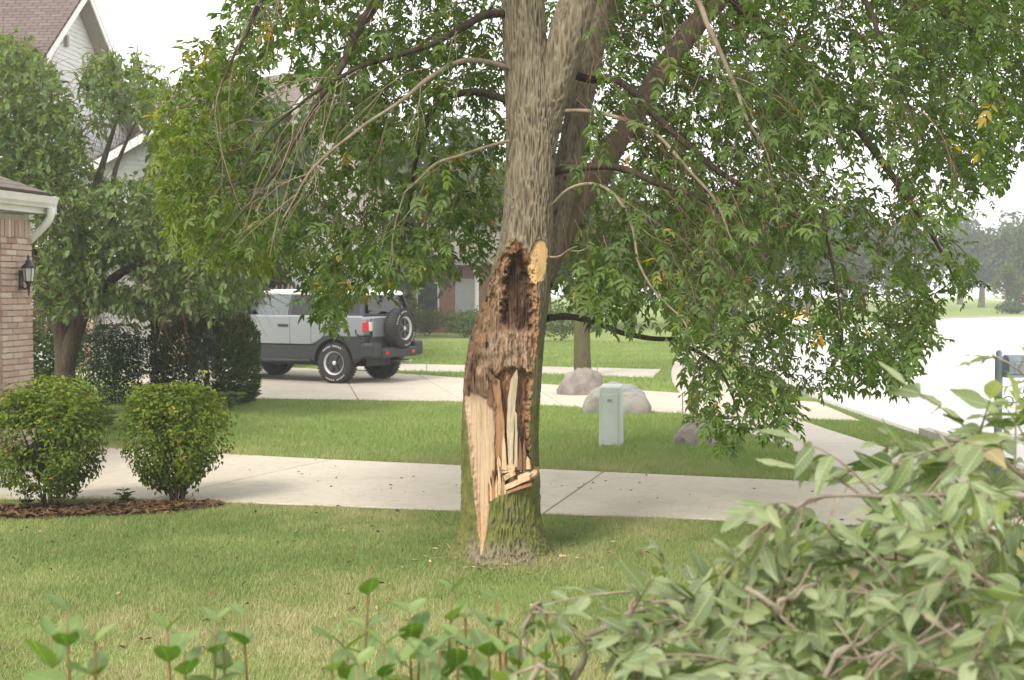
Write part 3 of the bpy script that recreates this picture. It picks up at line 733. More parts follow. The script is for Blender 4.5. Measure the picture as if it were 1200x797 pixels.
def trunk():
    ys = np.array([p[0] for p in prof], float); L = np.array([p[1] for p in prof]); Rr = np.array([p[2] for p in prof])
    yy = np.r_[np.linspace(-520, -20, 60, endpoint=False), np.linspace(-20, 260, 230, endpoint=False), np.linspace(260, 690, 520)]
    zz = np.array([at(600, y, TD).z for y in yy])
    def sm(a):
        b = np.interp(yy, ys, a); k = np.ones(7)/7; c = np.convolve(np.pad(b, 3, 'edge'), k, 'valid'); return c
    l, r = sm(L), sm(Rr); cxp = (l+r)/2; sc = TD/FPX; Rad = (r-l)/2*sc; cx = (cxp-600)*sc
    n = 310; s = np.linspace(-math.pi, math.pi, n, endpoint=False); phi = s-.42*np.sin(s)
    PH, _ = np.meshgrid(phi, yy); RR = Rad[:, None]*np.ones_like(PH); CX = cx[:, None]+0*PH; ZZ = zz[:, None]+0*PH; YP = yy[:, None]+0*PH
    nx = np.sin(PH); ny = -np.cos(PH)
    # flare and buttress roots
    low = np.exp(-np.clip(ZZ, 0, 9)/.10)
    RR = RR*(1+low*(.05+.16*np.clip(np.cos(5*PH+.6), 0, 1)+.10*np.clip(np.cos(3*PH-1.2), 0, 1)))
    RR = RR*(1+.05*(fbm(nx*1.6+3, ny*1.6, ZZ*1.7, 2)-.5)*2)
    X = CX+RR*nx; Y = TD+RR*ny
    # bark relief
    wx = fbm(X*9, Y*9, ZZ*3.5, 2)-.5
    a = vnoise(X/.013+wx*4, Y/.013, ZZ/.075+wx*3); b = vnoise(X/.008+9+wx*2, Y/.008, ZZ/.04+wx*3)
    rid = 1-np.abs(2*a-1); rel_ = np.clip(.68*rid+.42*b-.05, 0, 1)
    fine = vnoise(X/.006, Y/.006, ZZ/.015)
    rel_ = np.clip(rel_*.85+.2*fine, 0, 1)
    lowb = sstep(.9, .0, ZZ); bd = (.020+.016*lowb)*(rel_-.6)
    PX = cxp[:, None]+(X-CX)/sc
    front = sstep(-.25, .05, np.cos(PH))
    wob = (4.4-3.2*sstep(440, 466, YP)*sstep(600, 585, PX))*(fbm(X*40, ZZ*40, 0*X+2, 3)-.5)*2
    w = sdist(PX+wob, YP+wob*.6, WOUND)
    wm = sstep(-.3, 1.5, w)*front
    cav = sstep(-2, 7, sdist(PX+wob, YP+wob, CAV)); wed = sstep(-1.5, 3, sdist(PX, YP, WEDGE)); spl = sstep(-1.5, 5, sdist(PX+wob*.5, YP+22*(fbm(X/.035, 0*X+3, ZZ/.5, 3)-.5), SPLZ)); led = sstep(-1, 2, sdist(PX, YP, LEDGE))
    cutm = sstep(-1.0, .8, sdist(PX+wob*.5, YP+wob*.5, CUT))*sstep(.15, .3, np.cos(PH)); stain = sstep(-4, 5, sdist(PX+wob, YP+wob, STAIN))
    fib = fbm(X/.010, Y/.06, ZZ/.16, 3)-.5; fib2 = vnoise(X/.005, 0*X, ZZ/.22)-.5
    lump = fbm(X/.03, Y/.03, ZZ/.06, 3)-.5
    rag = 1-np.clip(wed+led*.5, 0, 1)
    dep = wm*(.020*sstep(0, 5, w)+.115*cav+.030*wed*sstep(0, 8, w)+.065*spl*(1-wed)+.02*led+.018*sstep(3, 16, w)*(1-wed))
    gn = fbm(X/.055+4, Y/.055, ZZ/.11, 4)-.5; dep += wm*rag*(fib*.050+lump*.040+gn*.075)+wm*wed*(fib2*.006+fib*.008)
    hole = sum(np.exp(-(((PX-hx)/hr)**2+((YP-hy)/(hr*1.6))**2)) for hx, hy, hr in ((577, 347, 2.6), (563, 387, 3.5), (561, 424, 5), (575, 440, 4), (589, 330, 3), (571, 405, 2.5))); dep += wm*hole*.05
    # swollen callus lip round the upper wound
    lip = np.exp(-((w+1.5)/4.5)**2)*sstep(420, 330, YP)*front
    dep -= lip*.016
    relb = (1-wm)*(1-cutm)
    X = X+nx*bd*relb; Y = Y+ny*bd*relb+dep
    # flat saw cut stands a little proud
    Y = Y+cutm*.010+cutm*.35*np.clip(TD-RR*.80-Y, -.05, .02)
    # ragged roots at the very base
    rb = np.exp(-np.clip(ZZ, 0, 9)/.05)*(fbm(X/.035, Y/.035, ZZ/.035, 3)-.5)*.09
    X += nx*rb; Y += ny*rb
    C = np.zeros(X.shape+(4,))
    def blend(col, m):
        C[..., :3] = C[..., :3]*(1-m[..., None])+np.array(col)*m[..., None]
    C[..., :3] = (.27, .178, .115)
    v1 = fbm(X*22, Y*22, ZZ*9, 3); v2 = fbm(X/.012, Y/.05, ZZ/.2, 3)
    blend((.155, .085, .050), sstep(.5, .72, v1)*.9)
    tanm = sstep(392, 350, YP)*sstep(600, 578, PX); blend((.38, .265, .165), tanm*(.5+.5*sstep(.4, .6, v2)))
    midm = sstep(380, 395, YP)*sstep(452, 432, YP)*sstep(562, 572, PX)*sstep(622, 612, PX); blend((.33, .245, .185), midm*(.45+.5*sstep(.35, .6, v2)))
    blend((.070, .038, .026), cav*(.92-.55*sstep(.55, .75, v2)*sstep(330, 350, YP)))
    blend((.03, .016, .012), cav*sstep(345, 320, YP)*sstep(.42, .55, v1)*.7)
    topo = sstep(318, 300, YP)*wm; blend((.22, .115, .06), topo*.7)
    v3 = fbm(X*55+8, Y*55, ZZ*20, 3); blend((.45, .33, .22), sstep(.56, .68, v3)*(1-cav)*.7*sstep(460, 430, YP)); blend((.31, .165, .080), sstep(.57, .68, fbm(X*48, Y*48+5, ZZ*30, 3))*(1-cav)*.75*sstep(470, 440, YP)); blend((.10, .055, .035), sstep(.60, .70, fbm(X*70, Y*70+9, ZZ*22, 3))*.8*sstep(470, 440, YP))
    blend((.36, .20, .085), np.exp(-((w-3)/3.2)**2)*sstep(590, 610, PX)*sstep(300, 345, YP)*.6)
    blend((.34, .20, .10), np.exp(-((w-2.5)/2.5)**2)*sstep(.45, .6, v1)*.55)
    blend((.20, .105, .06), spl*(1-wed)*(1-led)*.75)
    blend((.46, .30, .17), spl*(1-wed)*sstep(.55, .7, v2)*.6)
    blend((.105, .065, .045), stain*sstep(.3, .52, v1)*.85)
    pale = wed*sstep(452, 474, YP+14*(v2-.5)); blend((.57, .43, .295), pale*(.93-.22*sstep(.55, .75, v2)))
    blend((.42, .34, .26), pale*sstep(.52, .66, vnoise(X/.007, 0*X+2, ZZ/.5))*.5); blend((.30, .19, .11), pale*sstep(.62, .72, vnoise(X/.004+7, 0*X+2, ZZ/.25))*.55)
    blend((.57, .37, .21), wed*sstep(575, 615, YP)*.6)
    blend((.55, .38, .21), led*(.85-.5*sstep(.5, .7, v1)))
    C[..., 3] = wm
    C[..., :3] = C[..., :3]*(1-cutm[..., None])+np.array((.66, .44, .21))*cutm[..., None]*(.80+.30*v1[..., None]+.10*np.sin(np.hypot((PX-629)/11, (YP-308)/25)*34)[..., None])
    C[..., 3] = np.maximum(wm, cutm)
    ml = sstep(1.35, .55, ZZ); moss = ml*(.95-.55*sstep(.25, .05, ZZ))+sstep(.35, .9, nx)*sstep(3.4, 1.2, ZZ)*.55+sstep(2.0, 1.2, ZZ)*sstep(-.6, -.95, nx)*.4
    moss = np.clip(moss*(.55+.9*fbm(X*7, Y*7, ZZ*5, 3)), 0, 1)
    V = to_tree(np.stack([X, Y, ZZ], -1).reshape(-1, 3)); m = len(yy)
    i = np.arange(m-1)[:, None]; j = np.arange(n)[None]; A = i*n+j; B = i*n+(j+1) % n
    F = np.stack([A, A+n, B+n, B], -1).reshape(-1, 4)[:, ::-1]
    me = mesh_np('trunk', V, F, {'relief': rel_.ravel(), 'moss': moss.ravel(), 'wood': C.reshape(-1, 4)})
    o = link('trunk', me, M['trunk'], tree, True); o['label'] = 'mossy trunk with a long torn hollow and fresh split wood'
    return o
TR = trunk()
# torn splinters standing in the wound ------------------------------------
YF = TD-.26
def splinter(outline, depth, thick, mat, name='splinter', lean=0.0, seed=0):
    rr = random.Random(seed)
    bm = bmesh.new(); P = [at(x, y, TD) for x, y in outline]
    y0 = YF+depth
    vs = [bm.verts.new((p.x, y0+lean*(p.z-P[-1].z)+rr.uniform(-.004, .004), p.z)) for p in P]
    f = bm.faces.new(vs); 
    ex = bmesh.ops.extrude_face_region(bm, geom=[f]); nv = [v for v in ex['geom'] if isinstance(v, bmesh.types.BMVert)]
    bmesh.ops.translate(bm, verts=nv, vec=(0, thick, 0))
    bmesh.ops.triangulate(bm, faces=[g for g in bm.faces if len(g.verts) > 4])
    bmesh.ops.subdivide_edges(bm, edges=[e for e in bm.edges if e.calc_length() > .04], cuts=2, use_grid_fill=True)
    for v in bm.verts:
        q = v.co; k = float(vnoise(q.x/.012, q.y/.02, q.z/.06))-.5; v.co.y += k*.012; v.co.x += (float(vnoise(q.x/.02+5, 1.0, q.z/.05))-.5)*.006
        v.co = v.co-TRUNK_C
    bmesh.ops.recalc_face_normals(bm, faces=bm.faces)
    me = bpy.data.meshes.new(name); bm.to_mesh(me); bm.free()
    return link(name, me, M[mat], TR)
splinter([(596, 542), (594, 500), (595, 465), (599, 442), (606, 430), (606.5, 440), (604, 470), (602, 505), (601, 542)], .055, .03, 'wood_grey', lean=-.0, seed=1)
splinter([(602.5, 542), (603, 510), (603.5, 478), (606, 482), (606, 515), (606.5, 543)], .048, .02, 'wood_grey', seed=2)
splinter([(580, 545), (580, 500), (577, 462), (577, 444), (582, 441), (586, 444), (588, 468), (591, 490), (592, 520), (590, 548)], .06, .035, 'wood_orange', seed=3)
splinter([(588, 545), (589, 515), (591, 506), (593, 520), (594, 546)], .045, .02, 'wood_pale', seed=4)
splinter([(575, 556), (575.5, 530), (577, 517), (579, 530), (580, 558)], .045, .02, 'wood_pale', seed=5)
splinter([(584, 554), (583, 535), (585, 528), (587, 537), (588, 554)], .035, .02, 'wood_pale', seed=6)
splinter([(612, 546), (612, 524), (614, 508), (615.5, 524), (617, 546)], .06, .02, 'wood_brown', seed=7)
splinter([(616, 545), (617, 530), (620, 534), (621, 545)], .045, .03, 'wood_pale', seed=8)
splinter([(608, 546), (607.5, 520), (609, 505), (611, 524), (611.5, 546)], .05, .02, 'wood_brown', seed=18)
splinter([(571, 428), (576, 434), (582, 442), (579, 446), (573, 440)], .03, .03, 'wood_brown', seed=10)
splinter([(571, 470), (573, 455), (576, 450), (578, 460), (577, 474)], .03, .02, 'wood_brown', seed=11)
# ledge of broken chunks
def chunk(quad, d0, d1, mat, seed):
    """quad in the photo plane; from depth d0 to d1 behind the bark face"""
    splinter(quad, d0, d1-d0, mat, 'wood_chunk', seed=seed)
chunk([(590, 552), (602, 546), (604, 550), (592, 557)], .0, .10, 'wood_pale', 21)
chunk([(585, 545), (600, 538), (604, 542), (603, 547), (586, 550)], .05, .13, 'wood_pale', 22)
chunk([(592, 562), (606, 556), (619, 551), (620, 555), (607, 561), (593, 567)], -.018, .09, 'wood_pale', 23)
chunk([(593, 569), (608, 563), (622, 559), (623, 562), (608, 566.5), (594, 572)], -.012, .08, 'wood_orange', 24)
chunk([(606, 553), (617, 548), (622, 549), (618, 553), (607, 557)], .01, .10, 'wood_pale', 25)
chunk([(618, 551), (625, 546), (629, 547), (627, 551), (620, 555)], .03, .10, 'wood_pale', 26)
for q_, (bx_, by_, tx_, ty_, w_) in enumerate(((579, 578, 578, 545, 3.2), (582, 577, 582.5, 551, 2.6), (585.5, 576, 585, 540, 3.0), (588.5, 574, 589.5, 549, 2.4), (576, 580, 575, 553, 2.4), (591.5, 573, 591, 556, 2.6), (573.5, 582, 573, 560, 1.8))):
    splinter([(bx_-w_/2, by_), (bx_-w_*.6, by_*.6+ty_*.4), (tx_-w_*.25, ty_+3), (tx_+.2, ty_), (tx_+w_*.35, ty_+6), (bx_+w_*.5, by_*.5+ty_*.5), (bx_+w_/2, by_)], -.004+.003*(q_ % 3), .06, 'wood_pale' if q_ % 3 else 'wood_orange', seed=40+q_)
for q_ in range(16):
    rr_ = random.Random(500+q_); x_ = rr_.uniform(581, 622); y_ = rr_.uniform(540, 549); h_ = rr_.uniform(8, 34)
    splinter([(x_-1.1, y_), (x_-.8, y_-h_*.6), (x_+rr_.uniform(-1, 1), y_-h_), (x_+.7, y_-h_*.5), (x_+1.1, y_)], rr_.uniform(.05, .085), .014, rr_.choice(('wood_pale', 'wood_brown', 'wood_orange', 'wood_grey')), seed=60+q_)

# limbs -----------------------------------------------------------------
def limb(pts, rad, mat, name='limb', sides=14, k=7, wob=.012, parent=None, label=None):
    P = smooth_path([at(*p) for p in pts], k); n = len(P)
    rads = np.interp(np.linspace(0, 1, n), np.linspace(0, 1, len(rad)), rad)
    P = P+np.stack([vnoise(P[:, 2]*5, P[:, 0]*5, i*9.0)-.5 for i in range(3)], -1)*wob*2
    V, F = tube_np(to_tree(P), rads, sides)
    ang = np.tile(np.arange(sides), n); rr = 1+.10*(vnoise(V[:, 0]*14, V[:, 1]*14, V[:, 2]*5)-.5)*2
    C = np.repeat(to_tree(P), sides, axis=0); V = C+(V-C)*rr[:, None]
    o = link(name, mesh_np(name, V, F), M[mat], tree, True)
    if label: o['label'] = label
    return P
limb_paths = []
def bark_limb(pts, rad, rows, sides, label=None):
    """a thick stem with the same ridged bark as the trunk"""
    P = smooth_path([at(*p) for p in pts], 8); t0 = np.linspace(0, 1, len(P)); t1 = np.linspace(0, 1, rows)
    P = np.stack([np.interp(t1, t0, P[:, i]) for i in range(3)], -1); rads = np.interp(t1, np.linspace(0, 1, len(rad)), rad)
    V, F = tube_np(P, rads, sides); C = np.repeat(P, sides, axis=0); N = nrm(V-C); X, Y, Z = V.T
    wx = fbm(X*9, Y*9, Z*3.5, 2)-.5; a = vnoise(X/.013+wx*4, Y/.013, Z/.075+wx*3); b = vnoise(X/.008+9+wx*2, Y/.008, Z/.04+wx*3)
    r_ = np.clip((.68*(1-np.abs(2*a-1))+.42*b-.05)*.85+.2*vnoise(X/.006, Y/.006, Z/.015), 0, 1)
    V = V+N*(.018*(r_-.6)+.02*(fbm(X*4, Y*4, Z*2, 2)-.5))[:, None]
    moss = np.clip(.35*sstep(.2, .9, N[:, 0])*(.4+fbm(X*7, Y*7, Z*5, 3)), 0, 1)
    o = link('limb', mesh_np('limb', to_tree(V), F, {'relief': r_, 'moss': moss, 'wood': np.zeros((len(V), 4))}), M['trunk'], tree, True)
    if label: o['label'] = label
    return P[::6]
limb_paths.append(bark_limb([(640, 175, 8.84), (647, 130, 8.78), (653, 95, 8.75), (664, 50, 8.75), (678, 0, 8.79), (694, -60, 8.85), (718, -150, 9.0), (750, -330, 9.3), (770, -480, 9.4)], [.06, .085, .108, .122, .126, .12, .11, .09, .06], 300, 130, 'second upright stem leaving the fork to the right'))
limb_paths.append(bark_limb([(632, 330, 9.0), (650, 270, 9.12), (664, 200, 9.2), (678, 130, 9.25), (693, 60, 9.3), (706, 0, 9.35), (725, -110, 9.45), (740, -280, 9.7)], [.07, .085, .09, .088, .088, .088, .08, .05], 260, 90))
limb_paths.append(limb([(636, 330, 9.05), (662, 270, 9.3), (692, 218, 9.5), (722, 170, 9.65), (748, 126, 9.8), (776, 84, 9.95), (808, 40, 10.1), (850, -10, 10.3), (930, -110, 10.6), (1030, -220, 11)], [.075, .075, .075, .08, .085, .09, .085, .075, .06, .04], 'limb_red', sides=16, label='reddish limb leaning out to the right'))
limb_paths.append(limb([(655, 78, 9.0), (690, 92, 8.95), (722, 94, 8.9), (745, 110, 8.8), (768, 138, 8.7), (800, 165, 8.6), (850, 205, 8.4), (930, 250, 8.1), (1010, 300, 7.9)], [.03, .028, .027, .026, .026, .022, .018, .012, .006], 'limb_dark', 'branch', 8))
limb_paths.append(limb([(648, 202, 8.9), (680, 197, 8.8), (715, 195, 8.7), (760, 211, 8.5), (830, 240, 8.3), (900, 300, 8.1)], [.028, .026, .024, .02, .014, .006], 'limb_dark', 'branch', 8))
limb_paths.append(limb([(648, 240, 8.7), (668, 222, 8.5), (695, 216, 8.4), (722, 232, 8.3), (742, 270, 8.2), (747, 310, 8.1), (770, 345, 8.0), (800, 375, 7.9), (815, 410, 7.8)], [.011, .011, .0105, .010, .009, .008, .007, .006, .003], 'twig', 'branch', 7))
limb_paths.append(limb([(640, 372, 9.1), (670, 372, 9.6), (700, 380, 10.2), (740, 394, 10.8), (790, 398, 11.3), (850, 390, 11.8), (920, 360, 12.2)], [.026, .025, .024, .023, .02, .015, .008], 'limb_dark', 'branch', 8))
limb_paths.append(limb([(644, 301, 8.72), (655, 300, 8.6), (667, 291, 8.5), (676, 287, 8.45)], [.010, .008, .006, .003], 'twig', 'branch', 6))
limb_paths.append(limb([(664, 292, 8.52), (680, 293, 8.45), (695, 285, 8.4)], [.006, .004, .002], 'twig', 'branch', 5))
limb_paths.append(limb([(652, 130, 8.8), (700, 131, 8.6), (760, 150, 8.4), (800, 190, 8.2), (840, 240, 8.0), (868, 300, 7.9)], [.015, .014, .012, .010, .008, .004], 'twig', 'branch', 7))
# left branches
limb_paths.append(limb([(600, 82, 8.75), (570, 71, 8.6), (540, 72, 8.4), (505, 90, 8.2), (460, 125, 8.0), (410, 160, 7.8), (360, 205, 7.7), (330, 255, 7.6)], [.018, .017, .016, .015, .012, .010, .007, .003], 'twig', 'branch', 7))
limb_paths.append(limb([(600, 15, 8.8), (568, 18, 8.6), (545, 30, 8.4), (500, 55, 8.2), (430, 75, 8.0), (370, 110, 7.8), (310, 160, 7.6), (270, 225, 7.5)], [.03, .028, .026, .020, .014, .010, .007, .003], 'limb_dark', 'branch', 7))
limb_paths.append(limb([(598, 165, 8.7), (565, 172, 8.6), (535, 184, 8.4), (505, 196, 8.3), (470, 230, 8.1)], [.013, .012, .011, .009, .004], 'twig', 'branch', 6))
limb_paths.append(limb([(600, 120, 9.0), (560, 108, 9.4), (515, 120, 9.8), (495, 160, 10), (480, 230, 10.2), (470, 300, 10.3), (464, 345, 10.3)], [.03, .028, .022, .018, .014, .010, .005], 'limb_dark', 'branch', 7))
limb_paths.append(limb([(600, -40, 8.8), (540, -60, 8.6), (480, -40, 8.4), (430, 20, 8.2), (405, 70, 8.0), (370, 125, 7.9), (330, 190, 7.8), (290, 240, 7.7), (240, 300, 7.6)], [.05, .045, .04, .032, .024, .018, .012, .008, .003], 'limb_dark', 'branch', 8))
limb_paths.append(limb([(600, -60, 8.8), (500, -120, 8.4), (400, -110, 8.1), (330, -40, 7.9), (290, 30, 7.8), (260, 100, 7.7)], [.05, .045, .035, .025, .014, .005], 'limb_dark', 'branch', 8))
# right upper branches
limb_paths.append(limb([(690, -60, 9.0), (760, -60, 8.6), (812, -10, 8.3), (832, 40, 8.1), (858, 90, 8.0), (873, 135, 7.9), (895, 170, 7.85), (905, 200, 7.8)], [.03, .026, .020, .016, .014, .011, .007, .003], 'twig', 'branch', 7))
limb_paths.append(limb([(700, -90, 9.0), (820, -130, 8.5), (930, -90, 8.2), (1000, -20, 8.0), (1040, 60, 7.9), (1075, 150, 7.8)], [.05, .04, .03, .02, .012, .005], 'limb_dark', 'branch', 8))
limb_paths.append(limb([(850, -10, 10.3), (920, 60, 10.1), (990, 130, 9.8), (1040, 200, 9.5), (1090, 270, 9.2), (1120, 330, 9)], [.06, .045, .035, .025, .015, .006], 'limb_dark', 'branch', 8))
limb_paths.append(limb([(930, -110, 10.6), (1040, -60, 10.4), (1130, 20, 10), (1180, 120, 9.6)], [.05, .04, .025, .01], 'limb_dark', 'branch', 8))
limb_paths.append(limb([(790, 398, 11.3), (830, 420, 10.6), (858, 460, 10), (868, 500, 9.6)], [.02, .016, .012, .006], 'limb_dark', 'branch', 6))
limb_paths.append(limb([(960, 230, 8.2), (975, 300, 8.1), (985, 370, 8.0), (990, 430, 8.0)], [.012, .010, .007, .003], 'limb_dark', 'branch', 6))

# bare drooping twigs
tw1, tw2 = Twigs(), Twigs()
TWIG_L = [(200, -300), (180, 60), (200, 240), (300, 330), (420, 345), (520, 320), (585, 250), (585, -300)]
TWIG_R = [(655, -300), (655, 330), (780, 390), (860, 500), (930, 440), (1060, 420), (1150, 300), (1250, 150), (1250, -300)]
def droop_twig(start, dirv, ln, r0, tw, kids=3, lvl=0, droop=.55):
    n = 9; t = np.linspace(0, 1, n)[:, None]; d = np.array(dirv, float); d /= np.linalg.norm(d)
    side = RNG.normal(0, .16, 3)
    P = np.array(start)+d*ln*t+np.array([0, 0, -droop*ln])*t**2+side*ln*np.sin(t*3.1)*.5+RNG.normal(0, .008*ln, (n, 3))*t
    ex, ey = proj(P[-1:])
    if not (inpoly(ex, ey, TWIG_L)[0] or inpoly(ex, ey, TWIG_R)[0]): return
    tw.add(to_tree(P), np.linspace(r0, r0*.3, n), 4)
    if lvl < 2:
        for k in range(kids):
            f = RNG.integers(2, n-1); dd = d+RNG.normal(0, .5, 3)+np.array([0, 0, -droop*f/n*1.2])
            droop_twig(P[f], dd, ln*RNG.uniform(.3, .6), r0*.55, tw, kids-1, lvl+1, droop)
for path, cnt, tw in ((limb_paths[10], 11, tw1), (limb_paths[11], 12, tw1), (limb_paths[14], 11, tw1), (limb_paths[15], 8, tw1), (limb_paths[12], 4, tw1), (limb_paths[13], 5, tw2),
                      (limb_paths[3], 9, tw2), (limb_paths[4], 8, tw2), (limb_paths[5], 8, tw1), (limb_paths[9], 9, tw2), (limb_paths[16], 12, tw1), (limb_paths[17], 7, tw2), (limb_paths[18], 9, tw2), (limb_paths[21], 6, tw2), (limb_paths[20], 5, tw2), (limb_paths[6], 4, tw2)):
    for _ in range(max(2, int(cnt*.68))):
        i = RNG.integers(len(path)//4, len(path)-1); d = path[min(i+2, len(path)-1)]-path[i-1]; d /= np.linalg.norm(d)+1e-9
        droop_twig(path[i], d+RNG.normal(0, .45, 3)+np.array([0, 0, -.25]), RNG.uniform(.3, .85), RNG.uniform(.003, .0055), tw, 3, 0, .3)
tw1.build('bare_twigs', M['twig'], tree); tw2.build('bare_twigs', M['twig_red'], tree)

# crown -------------------------------------------------------------------
def lobes(spec):
    """density gate from soft elliptical lobes and holes in photo coordinates"""
    def g(px, py, d):
        r = np.ones_like(px)
        for cx, cy, rx, ry, k in spec:
            q = np.exp(-(((px-cx)/rx)**2+((py-cy)/ry)**2)); r = r*(1-k*q)
        nz = fbm(px/55+d*.8, py/48, d*1.1, 3); return r*sstep(.34, .58, nz)
    return g
leaf_meshes = [leaf_obj_mesh('leaf', 7 if i % 3 else 5, 100+i) for i in range(5)]
for m_ in leaf_meshes: m_.materials.append(M['ash_one'])
big_leaves = []
def crown(poly, n, d0, d1, gate, mat, outx, tintmul=(0, 1), L=.134, name='crown', keep=0.0, nleaf=6, blen=.40):
    P = sample_px(poly, n, d0, d1, gate); tw = Twigs()
    out = P-np.array([TRUNK_C.x+outx*.3, 8.9, 3.4]); out = nrm(out)*.8+np.array([0, 0, -.45])
    lp, ld, ln_, ll = sprays(P, out, nleaf, blen, L, tw, droop=.3, trad=.0035)
    # the crown ends where its outline does, and no leaf hangs before the bare trunk
    qx, qy = proj(lp+nrm(ld)*ll[:, None]*.5); ok = inpoly(qx+RNG.normal(0, 7, len(qx)), qy+RNG.normal(0, 7, len(qy)), poly)
    stem = inpoly(qx, qy, [(650, -80), (650, 320), (690, 290), (730, 215), (775, 160), (835, 70), (880, -80)]) & (lp[:, 1] < 10.3)
    ok &= ~(stem & (RNG.random(len(qx)) < .70))
    ok &= ~((qx > 530) & (qx < 660) & (qy > -80) & (lp[:, 1] < 9.3))
    lp, ld, ln_, ll = lp[ok], ld[ok], ln_[ok], ll[ok]
    tk = [i for i, v in enumerate(tw.V) if inpoly(*[a[-1:] for a in proj(v)], poly)[0] and not (525 < proj(v[-1:])[0][0] < 665 and v[-1][1] < 9.3)]
    tv = [tw.V[i] for i in tk]; tw = Twigs()
    for v in tv:
        f = np.arange(12).reshape(4, 3); A = (np.arange(4)[:, None]*3+np.arange(3)).ravel(); B = (np.arange(4)[:, None]*3+(np.arange(3)+1) % 3).ravel()
        tw.V.append(to_tree(v)); tw.F.append(np.stack([A, B, B+3, A+3], -1)+tw.n); tw.n += len(v)
    # the leaves that show largest become leaves of their own
    dist = np.linalg.norm(lp-np.array([0, 0, CAMZ]), axis=1)
    if keep:
        idx = np.argsort(dist)[:int(keep)]; sel = np.zeros(len(lp), bool); sel[idx] = True
        for i in idx: big_leaves.append((lp[i], ld[i], ln_[i], ll[i]))
        lp, ld, ln_, ll = lp[~sel], ld[~sel], ln_[~sel], ll[~sel]
    q = compound(lp, ld, ln_, ll, 7); V, F = leaf_geo(*q[:5])
    tl = np.clip(RNG.normal(.5, .2, len(lp)), 0, .965); yel = RNG.random(len(lp)) < .006; tl[yel] = RNG.uniform(.975, 1, yel.sum())
    tint = np.clip(tl[q[5]]+RNG.normal(0, .05, len(q[5]))*(~yel[q[5]]), 0, 1)
    o = link(name, mesh_np(name, to_tree(V), F, {'tint': np.repeat(tint, 6)}), M[mat], tree); tag(o, kind='stuff')
    tw.build('crown_twigs', M['twig_red'], tree)
LEFTP = [(300, -260), (275, -20), (255, 40), (230, 80), (205, 130), (205, 200), (215, 250), (262, 282), (305, 300), (345, 318), (366, 350), (382, 380), (400, 384), (412, 355), (440, 335), (490, 326), (545, 316), (600, 290), (600, -260)]
gl = lobes([(322, 175, 34, 85, .97), (262, 120, 40, 60, .45), (260, 240, 40, 35, .4), (450, 120, 60, 70, .25), (230, 30, 60, 40, .5), (520, 345, 60, 30, .6)])
crown(LEFTP, 1230, 7.9, 12.3, gl, 'ash', -1, keep=70)
LEFTY = [(262, 20), (225, 55), (185, 80), (178, 150), (186, 220), (205, 275), (250, 305), (310, 318), (335, 290), (310, 240), (295, 160), (300, 80)]
crown(LEFTY, 215, 8.2, 11.2, lobes([(322, 175, 30, 80, .95), (240, 180, 25, 30, .5), (225, 60, 40, 30, .45)]), 'ash_y', -1, keep=30)
RIGHTP = [(640, -260), (652, 120), (652, 340), (680, 366), (740, 380), (784, 372), (792, 420), (812, 490), (845, 525), (875, 505), (900, 520), (930, 500), (938, 452), (985, 462), (1010, 430), (1060, 455), (1085, 400), (1082, 350), (1140, 335), (1150, 300), (1100, 275), (1145, 235), (1200, 180), (1290, 150), (1290, -260)]
grt = lobes([(985, 175, 34, 70, .93), (1005, 280, 55, 42, .95), (800, 300, 50, 60, .35), (1090, 300, 40, 30, .3), (870, 400, 60, 25, .45), (800, 395, 40, 25, .5), (690, 150, 45, 120, .45), (1030, 355, 30, 40, .5), (925, 375, 32, 15, 1.0), (843, 390, 22, 18, .7), (900, 60, 12, 30, .6), (1080, 90, 14, 14, .7), (960, 440, 40, 40, .4), (880, 455, 50, 40, .72), (830, 430, 30, 40, .5), (720, 330, 50, 30, .3)])
crown(RIGHTP, 2250, 7.6, 12.6, grt, 'ash', 1, keep=200)
crown([(600, -150), (600, 260), (660, 330), (760, 330), (900, 260), (960, 120), (940, -150)], 480, 10.4, 14.5, None, 'ash', 1, nleaf=7)
crown([(960, -150), (1040, 40), (1040, 200), (1130, 200), (1250, 120), (1250, -150)], 220, 9.5, 13.5, lobes([]), 'ash', 1)
# drooping tips hanging lowest on the right
DROOP = [(790, 400), (880, 400), (935, 440), (930, 500), (880, 505), (850, 520), (820, 490), (800, 440)]
crown(DROOP, 24, 7.7, 9.5, None, 'ash', 1, L=.15, blen=.25)
DROOP2 = [(960, 330), (1090, 330), (1100, 385), (1060, 440), (1000, 440), (965, 400)]
crown(DROOP2, 34, 7.8, 9.5, lobes([]), 'ash', 1, L=.15, blen=.25)
for i, (p, d, n, L) in enumerate(big_leaves[:300]):
    o = bpy.data.objects.new('leaf', leaf_meshes[i % 5]); COL.objects.link(o); o.parent = tree
    m_ = frame_matrix(p, d, n, L); m_.translation -= TRUNK_C; o.matrix_local = m_

# ------------------------------------------------------------------ brick garage on the left
GA = empty('brick_garage', GAR1); tag(GA, 'pinkish brick garage with shingled roof and white gutter', 'garage')
def in_frame(root_loc, ex, ey):
    """matrix with local X along ex, local Y along ey"""
    ez = Vector((0, 0, 1)); m = Matrix((ex, ey, ez)).transposed().to_4x4(); m.translation = root_loc; return m
